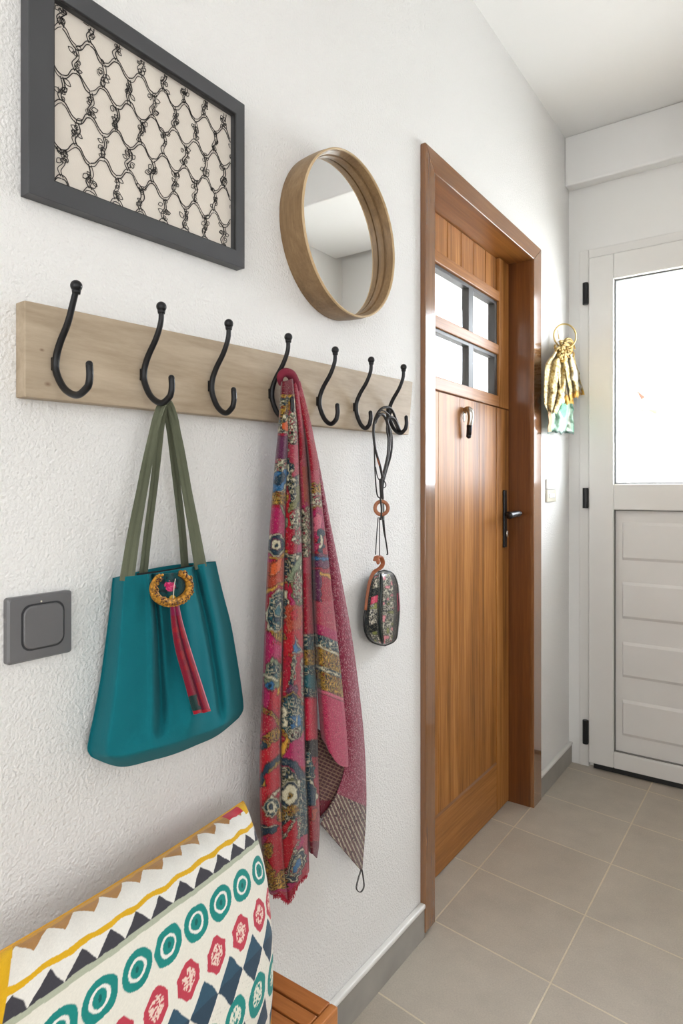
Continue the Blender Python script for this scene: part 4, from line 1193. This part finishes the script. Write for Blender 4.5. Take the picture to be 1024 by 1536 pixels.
def goldc(U_, V_2, S_2, T_2):
    c = np.zeros(U_.shape + (3,)) + np.array(S(206, 186, 130))
    n = vn(U_ * .6, V_2 * .5, 61); c[n > .62] = S(222, 208, 168); c[n < .34] = S(186, 156, 92); c[n < .16] = S(140, 112, 62)
    return c
def goldc2(U_, V_2, S_2, T_2):
    c = goldc(U_, V_2, S_2, T_2); c[(S_2 > .35) & (S_2 < .8) & (vn(U_ * .2, V_2 * .1, 5) > .4)] = S(236, 232, 222); c[T_2 > .85] = S(216, 170, 80); return c
def mint(U_, V_2, S_2, T_2):
    c = np.zeros(U_.shape + (3,)) + np.array(S(176, 208, 190))
    n = vn(U_ * .12, V_2 * .05, 62); c[n > .6] = S(116, 176, 150); c[n < .3] = S(222, 228, 216); c[(S_2 < .12)] = S(196, 160, 122); c[(T_2 > .95)] = S(84, 104, 96); return c
gold_sheet([(824, 590), (822, 620), (821, 649)], [(858, 590), (859, 620), (860, 651)], .035, mint, 'mint_tail', 12, .008)
gold_sheet([(832, 528), (818, 550), (816, 580), (815, 600), (822, 618)], [(844, 528), (848, 550), (847, 580), (843, 598), (834, 620)], .05, goldc, 'gold_tail', 14, .009)
gold_sheet([(844, 530), (848, 555), (852, 580), (855, 600)], [(860, 532), (867, 555), (872, 575), (876, 592)], .055, goldc2, 'gold_tail', 11, .009)
gold_sheet([(836, 530), (836, 550), (838, 575), (840, 606)], [(852, 530), (854, 555), (856, 580), (860, 606)], .046, goldc2, 'cream_tail', 9, .006)
m = MB()
for k in range(26):
    u0, v0 = 846 + rnd.uniform(-10, 12), 524 + rnd.uniform(-10, 12); r = rnd.uniform(3, 7); a0 = rnd.uniform(0, 6)
    m.tube([P(u0 + r * math.cos(a0 + t), v0 + r * math.sin(a0 + t) * 1.1, .055 + .01 * math.sin(t * 2 + k)) for t in np.linspace(0, 4.6, 16)], rnd.uniform(.003, .0055), 7)
m.build('knot', plain('gold_lace', S(190, 160, 92), .7, var=.35, bump=(260, .8, .003)), gsf, smooth=True)

# ------------------------------------------------------------------ bench
bz = .450
bt = thing('bench', 'low brown wooden slatted bench against the wall under the cushion', 'bench', (.145, .2, 0))
y_end = PZ(507, 1510, bz)[1]; x_end = PZ(507, 1510, bz)[0]
y_g1 = PZ(492, 1530, bz)[1]
0 and print('bench', y_end, x_end, y_g1)
yy = y_end; w0 = y_end - y_g1 - .0
edges = []
y = y_end
MB().box(.018, x_end - .014, y - w0 + .001, y, bz - .022, bz).build('slat', M_bench, bt, bevel=.0015)
y -= w0
while y > -.32:
    MB().box(.018, x_end - .014, y - w0 * .98, y - .003, bz - .022, bz).build('slat', M_bench, bt, bevel=.0015); y -= w0
M_benchy = wood('bench_rail_wood', [S(150, 88, 38), S(186, 116, 58), S(206, 138, 76)], 'y', 20, .08, .4, .2)
M_benchz = wood('bench_leg_wood', [S(128, 72, 30), S(170, 102, 48), S(196, 128, 68)], 'z', 20, .08, .4, .2)
MB().box(x_end - .013, x_end, y, y_end, bz - .06, bz).build('front_rail', M_benchy, bt, bevel=.002)
MB().box(.018, .032, y, y_end - .03, bz - .06, bz - .023).build('back_rail', M_benchy, bt, bevel=.002)
MB().box(.033, x_end - .014, y_end - .02, y_end - .002, bz - .06, bz - .023).build('end_rail', M_bench, bt, bevel=.002)
for lx, ly in ((x_end - .053, y_end - .065), (.033, y_end - .065), (x_end - .053, y + .02), (.033, y + .02)):
    MB().box(lx, lx + .038, ly, ly + .038, 0, bz - .0225).build('leg', M_benchz, bt, bevel=.003)

# ------------------------------------------------------------------ patterned cushion
TL = P(-12, 1436, .10); TR = P(364, 1203, .065); BR = PZ(404, 1552, .456); BL = TL + BR - TR; BL[2] = .458
WC, HC = np.linalg.norm(TR - TL), np.linalg.norm(TR - BR)
nC = np.cross(TR - TL, TL - BL); nC /= np.linalg.norm(nC)
def cushion_pt(a, b, side=1, T=.064):
    p_ = a * 2 - 1; q_ = b * 2 - 1
    A = (p_ * (1 + .11 * (1 - q_ * q_)) + 1) / 2; B = (q_ * (1 - .03 * (1 - p_ * p_)) + 1) / 2
    Q = ((1 - A) * (1 - B))[..., None] * BL + (A * (1 - B))[..., None] * BR + (A * B)[..., None] * TR + ((1 - A) * B)[..., None] * TL
    h = T * np.maximum((1 - p_ ** 4) * (1 - q_ ** 4), 0) ** .55 * (1 - .125 * (p_ * p_ + q_ * q_))
    h = h + .0035 * (vn(a * 7, b * 5, 3) - .5) * np.minimum(1, h / .02) + side * .0
    # puckers along the top seam
    h = h + .0022 * np.sin(a * 70 + 3 * np.sin(a * 9)) * sstep(.86, .95, b) * (1 - sstep(.97, 1, b))
    return Q + side * h[..., None] * nC
NA, NB_ = 520, 400
aa = np.linspace(0, 1, NA)[:, None] + np.zeros((1, NB_)); bb = 1 - (1 - np.linspace(0, 1, NB_)[None, :]) + np.zeros((NA, 1))
bb = np.sin((bb - .5) * math.pi * .98) / np.sin(math.pi * .49) * .5 * .35 + (bb - .0) * .65 + .175 - .0
bb = np.clip((bb - bb.min()) / (bb.max() - bb.min()), 0, 1)
Gf = cushion_pt(aa, bb); 
X = aa; Y = bb
col = np.zeros(Gf.shape) + np.array(S(226, 221, 208))
w1 = (vn(X * 40, Y * 30, 71) - .5) * .006; w2 = (vn(X * 36, Y * 28, 72) - .5) * .008
x_ = X + w1; y_ = Y + w2
TEAL, RED, NAVY, CHAR, YEL, SAGE, BRN = S(28, 132, 124), S(186, 62, 78), S(48, 68, 84), S(66, 64, 70), S(222, 172, 28), S(176, 180, 158), S(176, 128, 72)
def tri_wave(x, period, ph): 
    k = ((x - ph) / period) % 1.0; return 1 - np.abs(2 * k - 1)
CIRC_A = [-.03, .07, .174, .278, .384, .485, .588, .690, .795, .905]
RED_A = [.02, .125, .23, .335, .44, .545, .652, .76, .865, .955]
def ds(xc, yc): return np.hypot((x_ - xc) * WC, (y_ - yc) * HC)
# upper white band with zigzags
SAGEB, YB = .765, .862
up = y_ > SAGEB + .008
col[up] = S(232, 228, 220)
tw_ = tri_wave(x_, .083, .018)
zig = up & (y_ < SAGEB + .012 + .068 * tw_)
col[zig] = CHAR
zig2 = (y_ > YB) & (y_ < .990) & (y_ > .990 - .05 * tri_wave(x_, .083, .058))
col[zig2] = BRN
col[np.abs(y_ - YB - .005 * np.sin(x_ * 60)) < .012] = YEL
col[np.abs(y_ - SAGEB) < .011] = SAGE
col[(y_ > .988)] = S(206, 150, 44)
col[(x_ < .05) & (y_ > .76)] = YEL
col[(y_ > .955) & (x_ > .86) & (x_ < .985)] = S(192, 40, 60)
col[(y_ > .93) & (x_ > .955)] = YEL
# ringed circles
for c_ in CIRC_A:
    d = ds(c_, .645) * (1 + .02 * np.sin(x_ * 60 + y_ * 50)); col[d < .0205] = TEAL; col[d < .0122] = S(232, 228, 220); col[d < .0088] = TEAL
    dd = np.hypot((x_ - c_) * WC * 1.4, (y_ - .645) * HC); col[(dd < .0034)] = S(18, 96, 92)
# red octagons
for c_ in RED_A:
    dx, dy = np.abs(x_ - c_) * WC, np.abs(y_ - .475) * HC
    o_ = np.maximum(np.maximum(dx, dy * .8), (dx + dy) * .68)
    col[o_ < .0160] = RED
    fl = (o_ < .0095) & (vn(x_ * 260, y_ * 190, 75) > .42); col[fl] = S(232, 205, 190)
# navy diamonds chained below
for k in range(-1, 11):
    c_ = k * .1065 + .067
    dx, dy = np.abs(x_ - c_) * WC, np.abs(y_ - .345) * HC
    col[(dx / .0225 + dy / .0255) < 1] = NAVY
    col[((dx / .0225 + dy / .0255) < 1) & (y_ > .352)] = S(52, 82, 100)
for k in range(-1, 11):
    c_ = k * .115 + .035
    d = ds(c_, .205); col[d < .0205] = TEAL; fl = (d < .0115) & (vn(x_ * 200, y_ * 150, 76) > .38); col[fl] = S(222, 222, 204)
    dx, dy = np.abs(x_ - c_ - .05) * WC, np.abs(y_ - .08) * HC; col[(dx / .02 + dy / .026) < 1] = NAVY
ln = np.abs(np.sin((y_ + .01 * np.sin(x_ * 40)) * 260)); low = (y_ < .30) & (ln < .12) & (vn(x_ * 30, y_ * 200, 5) > .5); col[low & (col.min(-1) > .5)] = S(196, 190, 178)
th = vn(X * 520, Y * 400, 77); col *= (.93 + .12 * th)[..., None]
cu = thing('cushion', 'plump white cushion with teal rings, red octagons and yellow and charcoal zigzags on the bench', 'cushion', (.17, .5, .452))
cf = MB().grid(Gf).build('cushion_front', M_fabric, cu, smooth=True, colors=col)
a2 = np.linspace(0, 1, 160)[:, None] + np.zeros((1, 120)); b2 = np.linspace(0, 1, 120)[None, :] + np.zeros((160, 1))
Gk = cushion_pt(a2, b2, -1, .03)
Gk[..., 0] = np.maximum(Gk[..., 0], .006)
ck = np.zeros(Gk.shape) + np.array(S(226, 221, 208)); ck[b2 > .975] = S(206, 150, 44); ck[(b2 < .975) & (b2 > .975 - .05 * tri_wave(a2, .083, .058))] = BRN; ck[(b2 > .86) & (a2 > .72) & (a2 < .96)] = S(192, 36, 60)
MB().grid(Gk).build('cushion_back', M_fabric, cu, smooth=True, colors=ck)
q = np.linspace(0, 1, 60); z0_ = 0 * q
loop = np.concatenate([cushion_pt(q, z0_ + 1), cushion_pt(z0_ + 1, 1 - q), cushion_pt(1 - q, z0_), cushion_pt(z0_, q)])
MB().tube(loop, .0022, 6, cap=False).build('seam_piping', plain('ochre_piping', S(206, 152, 48), .8, var=.12), cu, smooth=True)
